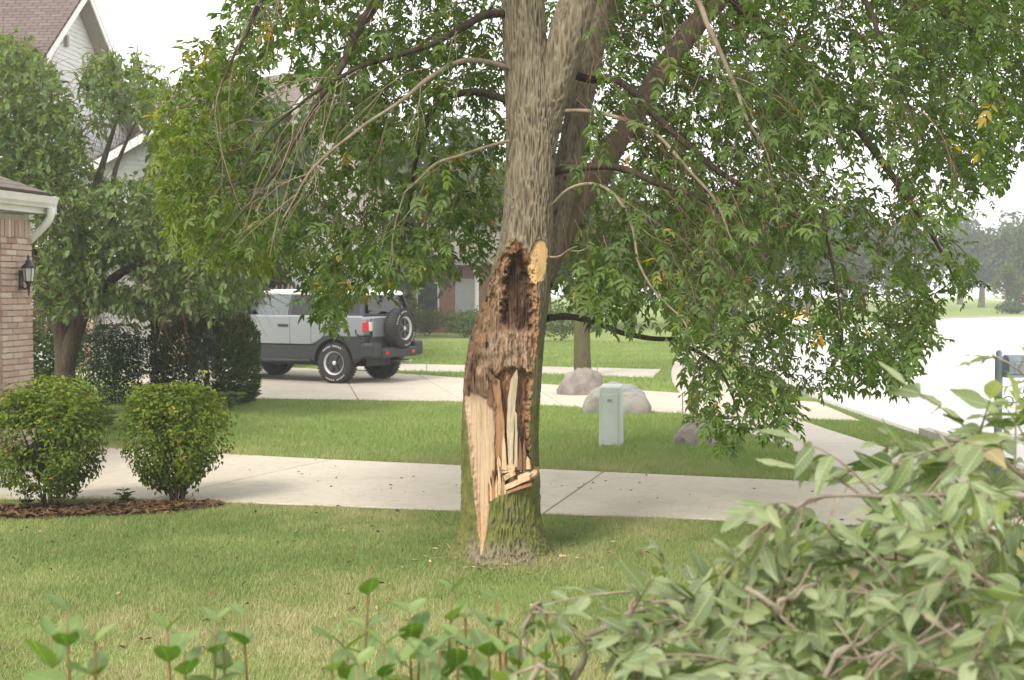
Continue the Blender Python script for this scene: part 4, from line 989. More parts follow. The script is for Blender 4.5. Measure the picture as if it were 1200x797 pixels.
# local: X back along the facade (towards the camera), Y outward to the street
GA.matrix_world = in_frame(GAR1, -GUX, GAX)
PIER = .60; WALLH = 2.70
def garage():
    m = MB()
    m.box((PIER/2, -.125, WALLH/2), (PIER-.012, .238, WALLH)); m.box((.125, -2.6, WALLH/2), (.238, 4.7, WALLH))
    m.box((PIER+2.5, -.125, 2.45), (5.0, .23, .5)); m.box((PIER+5.2, -.125, WALLH/2), (.55, .23, WALLH))
    wall = m.build('wall', M['mortar'], GA)
    bmeshes = []
    for i in range(6):
        q = MB(); rr = random.Random(i); j = lambda: rr.uniform(-.003, .003)
        x, y, z = .0945, .024, .0275
        b = [Vector((sx*x+j(), sy*y+j(), -z+j())) for sx, sy in ((-1, -1), (1, -1), (1, 1), (-1, 1))]; t = [Vector((v.x+j(), v.y+j(), z+j())) for v in b]
        q.hexa(b, t); me = q.mesh('brick'); me.materials.append(M['brick']); bmeshes.append(me)
    k = 0
    def brick(x, y, z, sx=1.0, rz=0.0, ry=0.0):
        nonlocal k
        o = bpy.data.objects.new('brick', bmeshes[k % 6]); COL.objects.link(o); o.parent = wall; k += 1
        o.location = (x, y+random.uniform(-.003, .003), z); o.rotation_euler = (0, ry, rz); o.scale = (sx, 1, 1)
    ch = .0677; rows = int((WALLH-.21)/ch)
    for r in range(rows):
        z = .034+r*ch
        if r % 2 == 0:
            for c in range(3): brick(.10+c*.2, -.004, z)
            brick(PIER+.004, -.10, z, rz=math.pi/2)
        else:
            brick(.05, -.004, z, .48); brick(.20, -.004, z); brick(.40, -.004, z); brick(.55, -.004, z, .48)
            brick(PIER+.004, -.06, z, .48, rz=math.pi/2); brick(PIER+.004, -.17, z, .48, rz=math.pi/2)
    for c in range(9): brick(.034+c*.0667, -.004, rows*ch+.102, ry=math.pi/2)
    # garage door in its opening
    d = MB(); d.box((PIER+2.5, -.16, 1.1), (4.9, .05, 2.2)); dd = d.build('garage_door', M['garage_door'], GA)
    # roof: eave along the facade, hip towards the house behind
    ov = .15; ez = WALLH+.24; pitch = .45
    def roof(pts, uvd, vvd, name='roof'):
        me = bpy.data.meshes.new(name); me.from_pydata([tuple(p) for p in pts], [], [tuple(range(len(pts)))])
        a = me.attributes.new('suv', 'FLOAT_VECTOR', 'POINT')
        o0 = Vector(pts[0])
        for i, p in enumerate(pts): a.data[i].vector = ((Vector(p)-o0).dot(uvd), (Vector(p)-o0).dot(vvd), 0)
        return me
    e0 = Vector((-ov, ov, ez)); e1 = Vector((7, ov, ez)); rx = 3.0
    t0 = Vector((-ov+rx, ov-rx, ez+rx*pitch)); t1 = Vector((7, ov-rx, ez+rx*pitch))
    up = Vector((0, -1, pitch)).normalized()
    rf = link('roof', roof([e0, e1, t1, t0], Vector((1, 0, 0)), up), M['shingle'], GA)
    rf2 = link('roof_hip', roof([Vector((-ov, ov-6, ez)), e0, t0, Vector((-ov+rx, ov-6, ez+rx*pitch))], Vector((0, 1, 0)), Vector((1, 0, pitch)).normalized()), M['shingle'], GA)
    for o in (rf, rf2):
        s = o.modifiers.new('s', 'SOLIDIFY'); s.thickness = .03; s.offset = -1
    # soffit, fascia, frieze
    m = MB(); m.box((3.4-ov/2, ov/2+.0, WALLH+.035), (7+ov-.02, ov-.04, .03)); m.box((-ov/2, -2.7, WALLH+.035), (ov-.04, 5.6, .03)); m.build('soffit', M['soffit'], GA)
    m = MB(); m.box((3.4-ov/2, ov-.012, ez-.115), (7+ov, .022, .20)); m.build('fascia', M['white_trim'], GA)
    m = MB(); m.box((-ov+.012, -2.7, ez-.115), (.022, 5.9, .20)); m.build('fascia', M['white_trim'], GA)
    # K-style gutter
    g = MB(); prof_ = [(0, 0), (.065, 0), (.075, .02), (.10, .05), (.115, .10), (.125, .125), (.117, .127), (.105, .105), (.06, .012), (.01, .012), (.01, .12), (0, .12)]
    pts = [Vector((-ov-.02, ov+y, ez-.15+z)) for y, z in prof_]; g.prism(pts, (7.3, 0, 0)); gt = g.build('gutter', M['white_trim'], GA)
    # downspout elbow from the gutter back to the corner
    p = [Vector((-ov+.06, ov+.06, ez-.14)), Vector((-ov+.06, ov+.06, ez-.24)), Vector((-ov+.07, ov+.0, ez-.34)), Vector((-.07, -.04, ez-.52)), Vector((-.055, -.10, ez-.62)), Vector((-.05, -.12, 1.2)), Vector((-.05, -.12, .1))]
    d = MB(); d.tube(smooth_path(p, 5), .042, 10); d.build('downspout', M['white_trim'], GA, True)
garage()
# wall lantern on the pier
LA = empty('wall_lantern'); LA.matrix_world = in_frame(GA.matrix_world @ Vector((.25, .032, 1.98)), -GUX, GAX)
tag(LA, 'black carriage lantern mounted on the brick garage pier', 'lantern')
m = MB(); m.box((0, .008, -.02), (.075, .018, .22)); m.build('back_plate', M['black_metal'], LA, bevel=.006)
m = MB(); m.tube(smooth_path([(0, .01, -.08), (0, .06, -.12), (0, .10, -.06), (0, .10, -.03)], 5), .010, 8); m.build('bracket', M['black_metal'], LA, True)
m = MB(); m.lathe([(.004, -.20), (.010, -.17), (.016, -.10), (.026, -.06), (.045, -.04), (.052, -.03)], 12, Matrix.Translation((0, .10, 0))); m.build('finial', M['black_metal'], LA, True)
m = MB(); m.lathe([(.048, -.03), (.066, .12)], 6, Matrix.Translation((0, .10, 0))); m.build('glass', M['lamp_glass'], LA)
m = MB()
for i in range(6):
    a = math.pi*i/3; m.tube([(.050*math.cos(a), .10+.050*math.sin(a), -.03), (.069*math.cos(a), .10+.069*math.sin(a), .12)], .005, 5)
m.build('cage', M['black_metal'], LA)
m = MB(); m.lathe([(.080, .118), (.082, .13), (.050, .165), (.028, .18), (.034, .20), (.012, .215), (.016, .235), (.004, .27)], 12, Matrix.Translation((0, .10, 0))); m.build('cap', M['black_metal'], LA, True)

# ------------------------------------------------------------------ houses behind
def uvroof(pts, uvd, vvd, name, mat, parent, thick=.06):
    me = bpy.data.meshes.new(name); me.from_pydata([tuple(p) for p in pts], [], [tuple(range(len(pts)))])
    a = me.attributes.new('suv', 'FLOAT_VECTOR', 'POINT'); o0 = Vector(pts[0])
    for i, p in enumerate(pts): a.data[i].vector = ((Vector(p)-o0).dot(uvd), (Vector(p)-o0).dot(vvd), 0)
    o = link(name, me, mat, parent); s = o.modifiers.new('s', 'SOLIDIFY'); s.thickness = thick; s.offset = 0
    return o
def gable_house(name, label, apex, hw, ez, depth, wall, roofm, ov=.45, base=None, ex=None, ey=None, lap=.12, vent=False, windows=(), brick_base=None):
    """local X along the gable wall (towards the camera negative), local Y outward (gable faces +Y), apex = world position of the wall peak"""
    ex = ex or UX; ey = ey or AX
    root = empty(name); root.matrix_world = in_frame(Vector((apex[0], apex[1], 0)), ex, ey); tag(root, label, 'house')
    az = apex[2]; sl = (az-ez)/hw
    m = MB(); m.prism([(-hw, 0, 0), (hw, 0, 0), (hw, 0, ez), (0, 0, az-.05), (-hw, 0, ez)], (0, -depth, 0)); w = m.build('wall', wall, root)
    # lapped siding boards on the gable wall, one part (each only a few pixels tall)
    s = MB(); z = .3
    while z < az-.15:
        half = hw if z < ez else hw*(az-z)/(az-ez)-.02
        if half > .1: s.prism([(-half, .004, z), (-half, .022, z), (-half, .006, z+lap)], (2*half, 0, 0))
        z += lap
    tag(s.build('siding', wall, root), kind='stuff')
    s = MB(); z = .3
    while z < ez-.1:
        s.prism([(-hw-.004, 0, z), (-hw-.022, 0, z), (-hw-.006, 0, z+lap)], (0, -depth, 0)); z += lap
    tag(s.build('side_siding', wall, root), kind='stuff')
    n = Vector((0, 1, 0)); o = ov
    for sg in (-1, 1):
        a = Vector((0, o, az+.08)); b = Vector((sg*(hw+o), o, ez-o*sl+.08)); up = (a-b).normalized()
        uvroof([b, b+Vector((0, -depth-2*o, 0)), a+Vector((0, -depth-2*o, 0)), a], Vector((0, 1, 0)), up, 'roof', roofm, root, .08)
        rk = MB(); rk.prism([a+Vector((0, .012, -.02)), b+Vector((0, .012, -.02)), b+Vector((0, .012, -.22)), a+Vector((0, .012, -.24))], (0, -.03, 0)); rk.build('rake_board', M['white_trim'], root)
        so = MB(); so.prism([a+Vector((0, -.02, -.19)), b+Vector((0, -.02, -.19)), b+Vector((0, -.02, -.21)), a+Vector((0, -.02, -.21))], (0, -o+.03, 0)); so.build('soffit', M['soffit'], root)
    for (x, z, ww, hh) in windows:
        f = MB(); f.box((x, .03, z), (ww+.16, .05, hh+.16)); fo = f.build('window', M['white_trim'], root)
        g = MB(); g.box((x, .05, z), (ww, .03, hh)); g.build('pane', M['window'], fo)
    return root
g1 = gable_house('gabled_house', 'tall two storey white house with mauve shingled steep gable roof', at(84, -10, 33), 3.6, 6.4, 9, M['siding'], M['shingle2'], ex=Vector((.08, .997, 0)), ey=Vector((.997, -.08, 0)), windows=((-1.6, 4.6, .8, 1.4), (1.4, 4.6, .8, 1.4)))
# little brackets in the gable peak
for i in (-.9, -.5):
    m = MB(); m.box((i, .06, at(84, -10, 33).z-1.35), (.12, .1, .28)); m.build('gable_bracket', M['soffit'], g1)
g2 = gable_house('neighbour_garage', 'low white garage with brick piers behind the parked grey off-roader', at(222, 128, 31.5), 4.4, 3.5, 7, M['siding'], M['shingle'], ov=.4, ex=Vector((.9, .436, 0)), ey=Vector((.436, -.9, 0)))
# brick piers and doors of that garage (local x from -4.4 to 4.4)
for x in (-2.6, -.3, 2.2):
    m = MB(); m.box((x, .12, 1.4), (.5, .24, 2.8)); m.build('brick_pier', M['pink_brick'], g2)
for x0, x1 in ((-2.35, -.55), (-.05, 1.95)):
    d = MB(); d.box(((x0+x1)/2, .03, 1.15), (x1-x0, .05, 2.3)); do = d.build('garage_door', M['garage_door'], g2)
    for r in range(4):
        p = MB(); p.box(((x0+x1)/2, .065, .3+r*.56), (x1-x0-.15, .02, .46)); p.build('panel', M['garage_door'], do, bevel=.01)
m = MB(); m.box((-.2, .10, 2.62), (8.0, .18, .26)); m.build('frieze', M['white_trim'], g2)
g3 = gable_house('beige_house', 'beige sided house glimpsed through the gap in the ash crown', at(365, 88, 44), 4.2, 5.6, 9, M['siding_beige'], M['shingle'], windows=((-2.0, 4.2, .9, 1.3), (1.8, 4.2, .9, 1.3)))
# far brick house
FB = empty('red_brick_house'); FB.matrix_world = in_frame(Vector((at(520, 340, 56).x, 56, 0)), Vector((1, 0, 0)), Vector((0, -1, 0)))
tag(FB, 'distant red brick house with grey door and white columns', 'house')
m = MB(); m.box((0, -4, 1.5), (7.5, 8, 3.0)); m.build('wall', M['far_brick'], FB)
m = MB()
for r in range(40):
    z = .05+r*.075
    for c in range(34):
        x = -3.7+c*.22+(r % 2)*.11
        if x < 3.6 and not (-.1 < x-.55 < 1.0): m.box((x, .004, z), (.20, .014, .06))
tag(m.build('brick_course', M['far_brick'], FB), kind='stuff')
m = MB(); m.box((.95, .02, 1.2), (.9, .06, 2.3)); d = m.build('door', M['grey_door'], FB)
m = MB(); m.box((.62, .06, 1.1), (.05, .05, .12)); m.build('handle', M['chrome'], d)
for x in (1.45, 2.6):
    m = MB(); m.lathe([(.14, 0), (.14, .12), (.10, .16), (.09, 2.5), (.13, 2.56), (.15, 2.7)], 14, Matrix.Translation((x, .5, 0))); m.build('column', M['white_trim'], FB, True)
for x in (-2.2, -.7):
    m = MB(); m.box((x, .02, 1.55), (1.0, .06, 1.3)); f = m.build('window', M['white_trim'], FB); m = MB(); m.box((x, .04, 1.55), (.86, .05, 1.16)); m.build('pane', M['window'], f)
uvroof([Vector((-4.2, .7, 2.9)), Vector((4.2, .7, 2.9)), Vector((4.2, -4, 5.2)), Vector((-4.2, -4, 5.2))], Vector((1, 0, 0)), Vector((0, -.9, .43)), 'roof', M['shingle'], FB)
uvroof([Vector((4.2, -8.6, 2.9)), Vector((-4.2, -8.6, 2.9)), Vector((-4.2, -4, 5.2)), Vector((4.2, -4, 5.2))], Vector((1, 0, 0)), Vector((0, .9, .43)), 'roof', M['shingle'], FB)

# ------------------------------------------------------------------ the off-roader
CAR = empty('off_road_car', (-4.27, 26.45, .022), math.atan2(.454, -.891)); tag(CAR, 'grey four wheel drive car with black cladding and spare wheel', 'car')
def arch(cx, r, z, n=10): return [(cx+r*math.cos(a), z+r*math.sin(a)) for a in np.linspace(0, math.pi, n)]
WR = .40; AXR, AXF = -1.345, 1.345; HW = .90
def side_prism(prof_, y0, y1, mat, name, parent, bevel=.03, smooth=False):
    m = MB(); m.prism([(x, y0, z) for x, z in prof_], (0, y1-y0, 0)); return m.build(name, mat, parent, smooth, bevel, 3)
# upper body (silver) above the cladding line
body = [(-2.02, .93), (-2.06, 1.28), (-1.99, 1.335), (.90, 1.335), (1.05, 1.30), (2.05, 1.20), (2.20, 1.08), (2.22, .75), (1.90, .74)]+[(x, z) for x, z in arch(AXF, .52, .42, 11) if z > .74]+[(.80, .74), (-.80, .74)]+[(x, z) for x, z in arch(AXR, .52, .42, 11) if z > .74]+[(-1.9, .93)]
b = side_prism(body, -HW, HW, M['silver'], 'body', CAR, .045)
# black lower cladding with wheel arches
low = [(-2.10, .60), (-2.08, .925), (-1.78, .925)]
lowr = [(-2.08, .52), (-2.06, .922), (-1.80, .922), (-1.66, .87)]+arch(AXR, .49, .40, 13)[::-1][1:-1]
cl = [(-2.07, .50), (-2.05, .925), (-1.86, .925), (-1.60, .93), (-1.10, .93), (-.86, .735), (.86, .735), (1.10, .93), (1.60, .93), (1.86, .735), (2.24, .735), (2.24, .46), (AXF+.46, .46)]+[p for p in arch(AXF, .46, .42, 13)][0:]+[(AXF-.47, .44), (AXR+.47, .44)]+[p for p in arch(AXR, .46, .42, 13)]+[(AXR-.48, .50)]
for sg in (1, -1):
    side_prism(cl, sg*(HW-.20), sg*(HW+.035), M['cladding'], 'cladding', CAR, .02)
m = MB(); m.box((0, 0, .58), (1.7, 1.5, .34)); m.box((0, 0, .40), (3.6, .9, .16)); m.build('underbody', M['cladding'], CAR)
m = MB(); m.box((AXF, 0, .70), (1.05, 1.40, .5)); m.build('wheel_well', M['cladding'], CAR)
m = MB(); m.box((AXR, 0, .74), (1.05, 1.40, .4)); m.build('wheel_well', M['cladding'], CAR)
for sg in (1, -1):
    m = MB(); m.tube([(-.82, sg*(HW+.05), .43), (.82, sg*(HW+.05), .43)], .035, 8); m.build('side_step', M['cladding'], CAR, True)
# greenhouse: roof, pillars, glass
def P3(x, y, z): return Vector((x, y, z))
TI = .16    # tumblehome
def gy(z): return HW-.03-TI*(z-1.335)/.45
def quadpane(xz, sg, mat, name, parent, off=0.0, th=.012):
    m = MB(); m.prism([(x, sg*(gy(z)+off), z) for x, z in xz], (0, -sg*th, 0)); return m.build(name, mat, parent)
roofp = [(-1.93, 1.72), (-1.90, 1.79), (-1.75, 1.83), (.45, 1.845), (.66, 1.80), (.70, 1.735)]
m = MB(); hwR = gy(1.72)+.02; m.prism([(x, -hwR, z) for x, z in roofp], (0, 2*hwR, 0)); m.build('roof', M['sky_white'], CAR, False, .035, 3)
for sg in (1, -1):
    quadpane([(.70, 1.33), (.98, 1.33), (.66, 1.76), (.54, 1.76)], sg, M['cladding'], 'pillar', CAR, .004, .05)
    quadpane([(-.30, 1.33), (-.20, 1.33), (-.22, 1.74), (-.30, 1.74)], sg, M['cladding'], 'pillar', CAR, .004, .05)
    quadpane([(-1.25, 1.33), (-.85, 1.33), (-.95, 1.74), (-1.25, 1.74)], sg, M['silver'], 'pillar', CAR, .004, .05)
    quadpane([(-2.02, 1.33), (-1.93, 1.33), (-1.86, 1.74), (-1.93, 1.74)], sg, M['cladding'], 'pillar', CAR, .004, .05)
    quadpane([(-.20, 1.335), (.86, 1.335), (.60, 1.735), (-.20, 1.735)], sg, M['glass'], 'side_window', CAR, 0)
    quadpane([(-.85, 1.335), (-.30, 1.335), (-.30, 1.735), (-.93, 1.735)], sg, M['glass_dark'], 'side_window', CAR, 0)
    quadpane([(-1.95, 1.335), (-1.25, 1.335), (-1.25, 1.735), (-1.90, 1.735)], sg, M['glass_dark'], 'rear_side_window', CAR, 0)
    # doors as separate skins with a shut line
    for x0, x1 in ((-.285, .88), (-.80, -.30)):
        m = MB(); m.prism([(x0+.006, sg*HW, .76), (x1-.006, sg*HW, .76), (x1-.006, sg*HW, 1.30), (x0+.006, sg*HW, 1.30)], (0, sg*.010, 0)); do = m.build('door', M['silver'], CAR, bevel=.006)
        if x0 > -.3:
            m = MB(); m.box((-.12, sg*(HW+.028), 1.13), (.24, .03, .045)); m.build('handle', M['cladding'], do, bevel=.01)
    m = MB(); m.box((.78, sg*(HW+.12), 1.42), (.10, .20, .20)); m.box((.80, sg*(HW+.02), 1.36), (.06, .12, .06)); m.build('wing_mirror', M['cladding'], CAR, bevel=.025)
    # tail lamp wraps the corner
    m = MB(); m.box((-2.035, sg*.80, 1.12), (.07, .215, .20)); tl = m.build('tail_light', M['red_lens'], CAR, bevel=.02)
    m = MB(); m.box((-2.075, sg*.72, 1.12), (.02, .11, .18)); m.build('reversing_lens', M['clear_lens'], tl, bevel=.006)
    m = MB(); m.box((2.20, sg*.62, 1.02), (.08, .22, .2)); m.build('headlight', M['clear_lens'], CAR, bevel=.03)
m = MB(); m.prism([(.98, -.78, 1.33), (.98, .78, 1.33), (.66, .70, 1.75), (.66, -.70, 1.75)], (.015, 0, .01)); m.build('windscreen', M['glass'], CAR)
m = MB(); m.prism([(-2.0, -.66, 1.36), (-2.0, .66, 1.36), (-1.91, .60, 1.72), (-1.91, -.60, 1.72)], (.015, 0, .01)); m.build('rear_window', M['glass_dark'], CAR)
m = MB(); m.prism([(-2.01, -.80, 1.335), (-2.01, .80, 1.335), (-1.99, .80, 1.37), (-1.99, -.80, 1.37)], (.03, 0, 0)); m.build('tailgate_trim', M['cladding'], CAR)
m = MB(); m.box((-2.075, 0, 1.10), (.03, 1.30, .38)); m.build('tailgate', M['silver'], CAR, bevel=.01)
m = MB(); m.box((-2.08, 0, .72), (.05, 1.50, .40)); m.build('rear_panel', M['cladding'], CAR, bevel=.01)
m = MB(); m.box((-2.17, 0, .60), (.26, 1.30, .20)); m.build('rear_bumper', M['cladding'], CAR, bevel=.04, seg=3)
for sg in (1, -1):
    m = MB(); m.box((-2.12, sg*.78, .66), (.30, .36, .30)); bc = m.build('bumper_corner', M['cladding'], CAR, bevel=.06, seg=3)
    m = MB(); m.box((-2.305, sg*.48, .60), (.012, .13, .055)); m.build('reflector', M['red_lens'], CAR)
m = MB(); m.box((2.27, 0, .62), (.22, 1.7, .25)); m.build('front_bumper', M['cladding'], CAR, bevel=.05, seg=3)
m = MB(); m.tube([(-1.6, -.55, .40), (-2.22, -.55, .40)], .035, 10); m.build('exhaust_pipe', M['chrome'], CAR, True)
for sg in (1, -1):
    m = MB(); m.box((.05, sg*.38, 1.15), (.45, .46, .16)); m.box((-.20, sg*.38, 1.38), (.14, .44, .5)); m.box((-.22, sg*.38, 1.64), (.10, .24, .16)); m.build('seat', M['seat'], CAR, bevel=.04)
m = MB(); m.lathe([(.17, -.012), (.19, -.012), (.19, .012), (.17, .012)], 20, Matrix.Translation((.52, .38, 1.38)) @ Matrix.Rotation(R(65), 4, 'Y'), True); m.build('steering_wheel', M['cladding'], CAR, True)
m = MB(); m.box((.80, 0, 1.28), (.3, 1.4, .14)); m.build('dashboard', M['cladding'], CAR, bevel=.03)
m = MB(); m.box((-.9, 0, 1.28), (1.9, 1.4, .06)); m.build('load_floor', M['cladding'], CAR)
m = MB(); m.box((.62, 0, 1.68), (.03, .24, .07)); m.build('rear_mirror', M['cladding'], CAR, bevel=.01)
def wheel_meshes():
    w = .265
    t = MB(); t.lathe([(.235, -w/2+.01), (.30, -w/2), (.365, -w/2+.012), (.392, -w/2+.04), (.40, -w/4), (.40, w/4), (.392, w/2-.04), (.365, w/2-.012), (.30, w/2), (.235, w/2-.01)], 40, None, True)
    tr = MB()
    for i in range(40):
        a = 2*math.pi*i/40
        for sg in (-1, 1): tr.box((0, 0, 0), (.018, .034, .09), 0, Matrix.Rotation(a, 4, 'Z') @ Matrix.Translation((.397, 0, sg*.075)))
    t.v += []; b0 = len(t.v); t.v += tr.v; t.f += [tuple(i+b0 for i in f) for f in tr.f]
    ring = MB(); ring.lathe([(.205, .095), (.236, .125), (.236, .10), (.205, .07)], 36, None, True)
    rim = MB(); rim.lathe([(.21, .03), (.21, .09), (.16, .075), (.05, .085), (.045, .10), (.0, .10)][:-1]+[(.002, .10)], 30)
    for i in range(6):
        a = 2*math.pi*i/6; rim.box((0, 0, 0), (.15, .05, .04), 0, Matrix.Rotation(a, 4, 'Z') @ Matrix.Translation((.12, 0, .085)))
    hub = MB(); hub.lathe([(.045, .085), (.042, .112), (.03, .118), (.002, .118)], 16)
    let = MB()                       # raised white lettering marks round the sidewall
    for a0 in (35, 215):
        for k in range(11):
            if k == 5: continue
            a = R(a0+(k-5)*7.5); let.box((0, 0, 0), (.030, .022, .004), 0, Matrix.Rotation(a, 4, 'Z') @ Matrix.Translation((.335, 0, .1315)))
    return t.mesh('tyre'), ring.mesh('rim_ring'), rim.mesh('rim'), hub.mesh('hub_cap'), let.mesh('tyre_lettering')
WM = wheel_meshes()
for me_, k in zip(WM, ('tyre', 'rim_ring', 'rim', 'rim_ring', 'tyre_white')): me_.materials.append(M[k])
def wheel(loc, rot, name='wheel'):
    w = link(name, WM[0], None, CAR); w.location = loc; w.rotation_euler = rot
    for me_ in WM[1:]: link(me_.name.split('.')[0], me_, None, w)
for x in (AXR, AXF):
    for sg in (1, -1): wheel((x, sg*.80, .40), (-sg*math.pi/2, random.uniform(0, 3), 0))
wheel((-2.24, -.10, 1.07), (0, -math.pi/2, 0), 'spare_wheel')

# yellow car down the street, seen head-on
YC = empty('yellow_car', (gr(926, 386).x, gr(926, 386).y, .012), math.atan2(-1, -.2)); tag(YC, 'small yellow car far off behind the drooping ash leaves', 'car')
def ysec(prof_, y0, y1, mat, name, bev): m = MB(); m.prism([(x, y0, z) for x, z in prof_], (0, y1-y0, 0)); return m.build(name, M[mat], YC, False, bev, 3)
ysec([(-2.0, .30), (-2.05, .85), (-1.8, .95), (.9, .92), (1.75, .80), (2.0, .62), (2.02, .30)], -.84, .84, 'yellow_paint', 'body', .08)
ysec([(-1.7, .93), (-1.2, 1.38), (.1, 1.40), (.95, .92)], -.70, .70, 'window', 'cabin_glass', .05)
ysec([(-1.25, 1.37), (-1.1, 1.45), (0, 1.46), (.12, 1.38)], -.66, .66, 'yellow_paint', 'roof', .03)
ysec([(1.95, .30), (2.06, .32), (2.06, .52), (1.95, .55)], -.80, .80, 'sky_white', 'bumper', .03)
for sg in (1, -1):
    m = MB(); m.box((1.93, sg*.58, .68), (.16, .30, .14)); m.build('headlight', M['clear_lens'], YC, bevel=.03)
    for x in (-1.25, 1.25):
        w = link('wheel', WM[0], None, YC); w.location = (x, sg*.74, .31); w.rotation_euler = (-sg*math.pi/2, 0, 0); w.scale = (.78, .78, .7)
        r_ = link('rim', WM[2], None, w)

# ------------------------------------------------------------------ boulders, pedestal, mailboxes
def boulder(name, label, px, py, wpx, hpx, mat, seed, dep=.7, skew=0.0, flat=0.0):
    p = gr(px, py); k = p.y/FPX; w, h = wpx*k/2, hpx*k
    bm = bmesh.new(); bmesh.ops.create_icosphere(bm, subdivisions=5, radius=1)
    V = np.array([v.co[:] for v in bm.verts]); d = 1+.42*(fbm(V[:, 0]*1.4+seed, V[:, 1]*1.4, V[:, 2]*1.4, 3)-.5)*2+.20*(fbm(V[:, 0]*4+seed, V[:, 1]*4, V[:, 2]*4, 4)-.5)*2
    rr = random.Random(seed)
    for _ in range(5):                                           # a few broken facets
        nn = np.array([rr.uniform(-1, 1), rr.uniform(-1, .3), rr.uniform(.1, 1)]); nn /= np.linalg.norm(nn); q = V@nn*d; lim = rr.uniform(.68, .9); d = np.where(q > lim, d*lim/np.maximum(q, 1e-6)*.6+d*.4, d)
    V = V*d[:, None]; V[:, 2] = np.sign(V[:, 2])*np.abs(V[:, 2])**.62; V[:, :2] *= (1.0+.25*np.clip(V[:, 2:3], 0, 1)); mx = np.abs(V[:, 0]).max(); top = V[:, 2].max()
    for v, c in zip(bm.verts, V):
        z = c[2]/top*h; x = c[0]/mx*w+skew*max(0, z); v.co = (x, c[1]*w*dep, z if z > 0 else z*.25)
    me = bpy.data.meshes.new(name); bm.to_mesh(me); bm.free()
    o = link(name, me, M[mat], None, True); o.location = (p.x, p.y+w*dep*.55, 0); return tag(o, label, 'boulder')
boulder('boulder', 'pinkish grey boulder at the edge of the neighbouring driveway', 680, 464, 57, 33, 'rock1', 3, .6, .15)
boulder('boulder', 'smooth grey green boulder behind the pale utility pedestal', 723, 485, 84, 36, 'rock2', 11, .6)
boulder('boulder', 'small tan boulder under the drooping ash branch', 815, 523, 58, 30, 'rock3', 31, .6)
PD = gr(716, 524); PE = empty('utility_pedestal', (PD.x, PD.y, 0), R(-14)); tag(PE, 'pale green utility pedestal standing in the lawn', 'utility box')
m = MB(); m.hexa([Vector(v) for v in ((-.13, -.10, -.02), (.13, -.10, -.02), (.13, .12, -.02), (-.13, .12, -.02))], [Vector(v) for v in ((-.125, -.10, .70), (.125, -.10, .70), (.125, .12, .72), (-.125, .12, .72))]); m.build('housing', M['pedestal'], PE, bevel=.012)
m = MB(); m.hexa([Vector(v) for v in ((-.128, -.104, .695), (.128, -.104, .695), (.128, .123, .71), (-.128, .123, .71))], [Vector(v) for v in ((-.118, -.09, .722), (.118, -.09, .722), (.118, .115, .742), (-.118, .115, .742))]); m.build('lid', M['pedestal'], PE, bevel=.01)
m = MB(); m.box((0, -.106, .33), (.20, .012, .60)); m.build('front_panel', M['pedestal'], PE, bevel=.004)
m = MB(); m.box((.0, -.115, .56), (.05, .012, .03)); m.build('latch', M['iron'], PE)
def mailbox(loc, rz, label, group=None):
    r_ = empty('mailbox', loc, rz); tag(r_, label, 'mailbox', group)
    m = MB(); m.lathe([(.036, 0), (.036, 1.20), (.042, 1.205), (.042, 1.22), (.025, 1.235), (.030, 1.26), (.022, 1.28), (.004, 1.29)], 14); m.build('post', M['mailbox'], r_, True)
    bx = MB(); n = 8; pr = [(-.085, 1.06), (.085, 1.06), (.085, 1.17)]+[(.085*math.cos(a), 1.17+.075*math.sin(a)) for a in np.linspace(.2, math.pi-.2, n)]+[(-.085, 1.17)]
    bx.prism([(.06, y, z) for y, z in pr], (.50, 0, 0)); b_ = bx.build('box', M['mailbox'], r_, bevel=.006)
    for y in (-.092, .092):
        t = MB()
        for x0, z0, x1, z1 in ((.12, 1.085, .50, 1.085), (.12, 1.165, .50, 1.165), (.12, 1.085, .12, 1.165), (.50, 1.085, .50, 1.165)): t.tube([(x0, y, z0), (x1, y, z1)], .004, 5)
        t.build('panel_moulding', M['mailbox_trim'], b_)
    t = MB(); t.box((.30, 0, 1.045), (.54, .20, .025)); t.build('tray', M['mailbox'], r_, bevel=.004)
    d = MB(); d.prism([(.562, y*.98, z) for y, z in pr], (.012, 0, 0)); dd = d.build('door', M['mailbox_trim'], r_)
    h = MB(); h.box((.585, 0, 1.19), (.03, .03, .02)); h.build('knob', M['iron'], dd)
    f = MB(); f.box((.36, .10, 1.20), (.03, .008, .16)); f.build('flag', M['red_lens'], r_)
    s = MB(); c = []                                              # scrolled bracket under the tray
    for a in np.linspace(0, 2.2*math.pi, 26): c.append((.105+(.018+.006*a)*math.cos(a+2.6), 0, .80+(.018+.006*a)*math.sin(a+2.6)))
    tail = [c[-1], (.20, 0, .80), (.27, 0, .87), (.31, 0, .95), (.36, 0, 1.0)]
    s.tube(np.array(c), .007, 6); s.tube(smooth_path(tail, 6), .008, 6)
    c2 = [(.36+(.012+.006*a)*math.cos(a+1.6), 0, .965+(.012+.006*a)*math.sin(a+1.6)) for a in np.linspace(0, 2*math.pi, 20)]; s.tube(np.array(c2), .006, 6)
    c3 = [(.235+(.010+.004*a)*math.cos(-a+1.0), 0, .90+(.010+.004*a)*math.sin(-a+1.0)) for a in np.linspace(0, 1.8*math.pi, 16)]; s.tube(np.array(c3), .006, 6)
    s.build('scroll_bracket', M['iron'], r_, True); return r_
mp = at(1171, 400, 12.0); mailbox((mp.x, mp.y, 0), R(6), 'blue grey mailbox on a post with iron scrollwork beside the street')
mq = gr(857, 404); mailbox((mq.x, mq.y, 0), R(25), 'distant blue post mailbox glimpsed beside the far sidewalk')

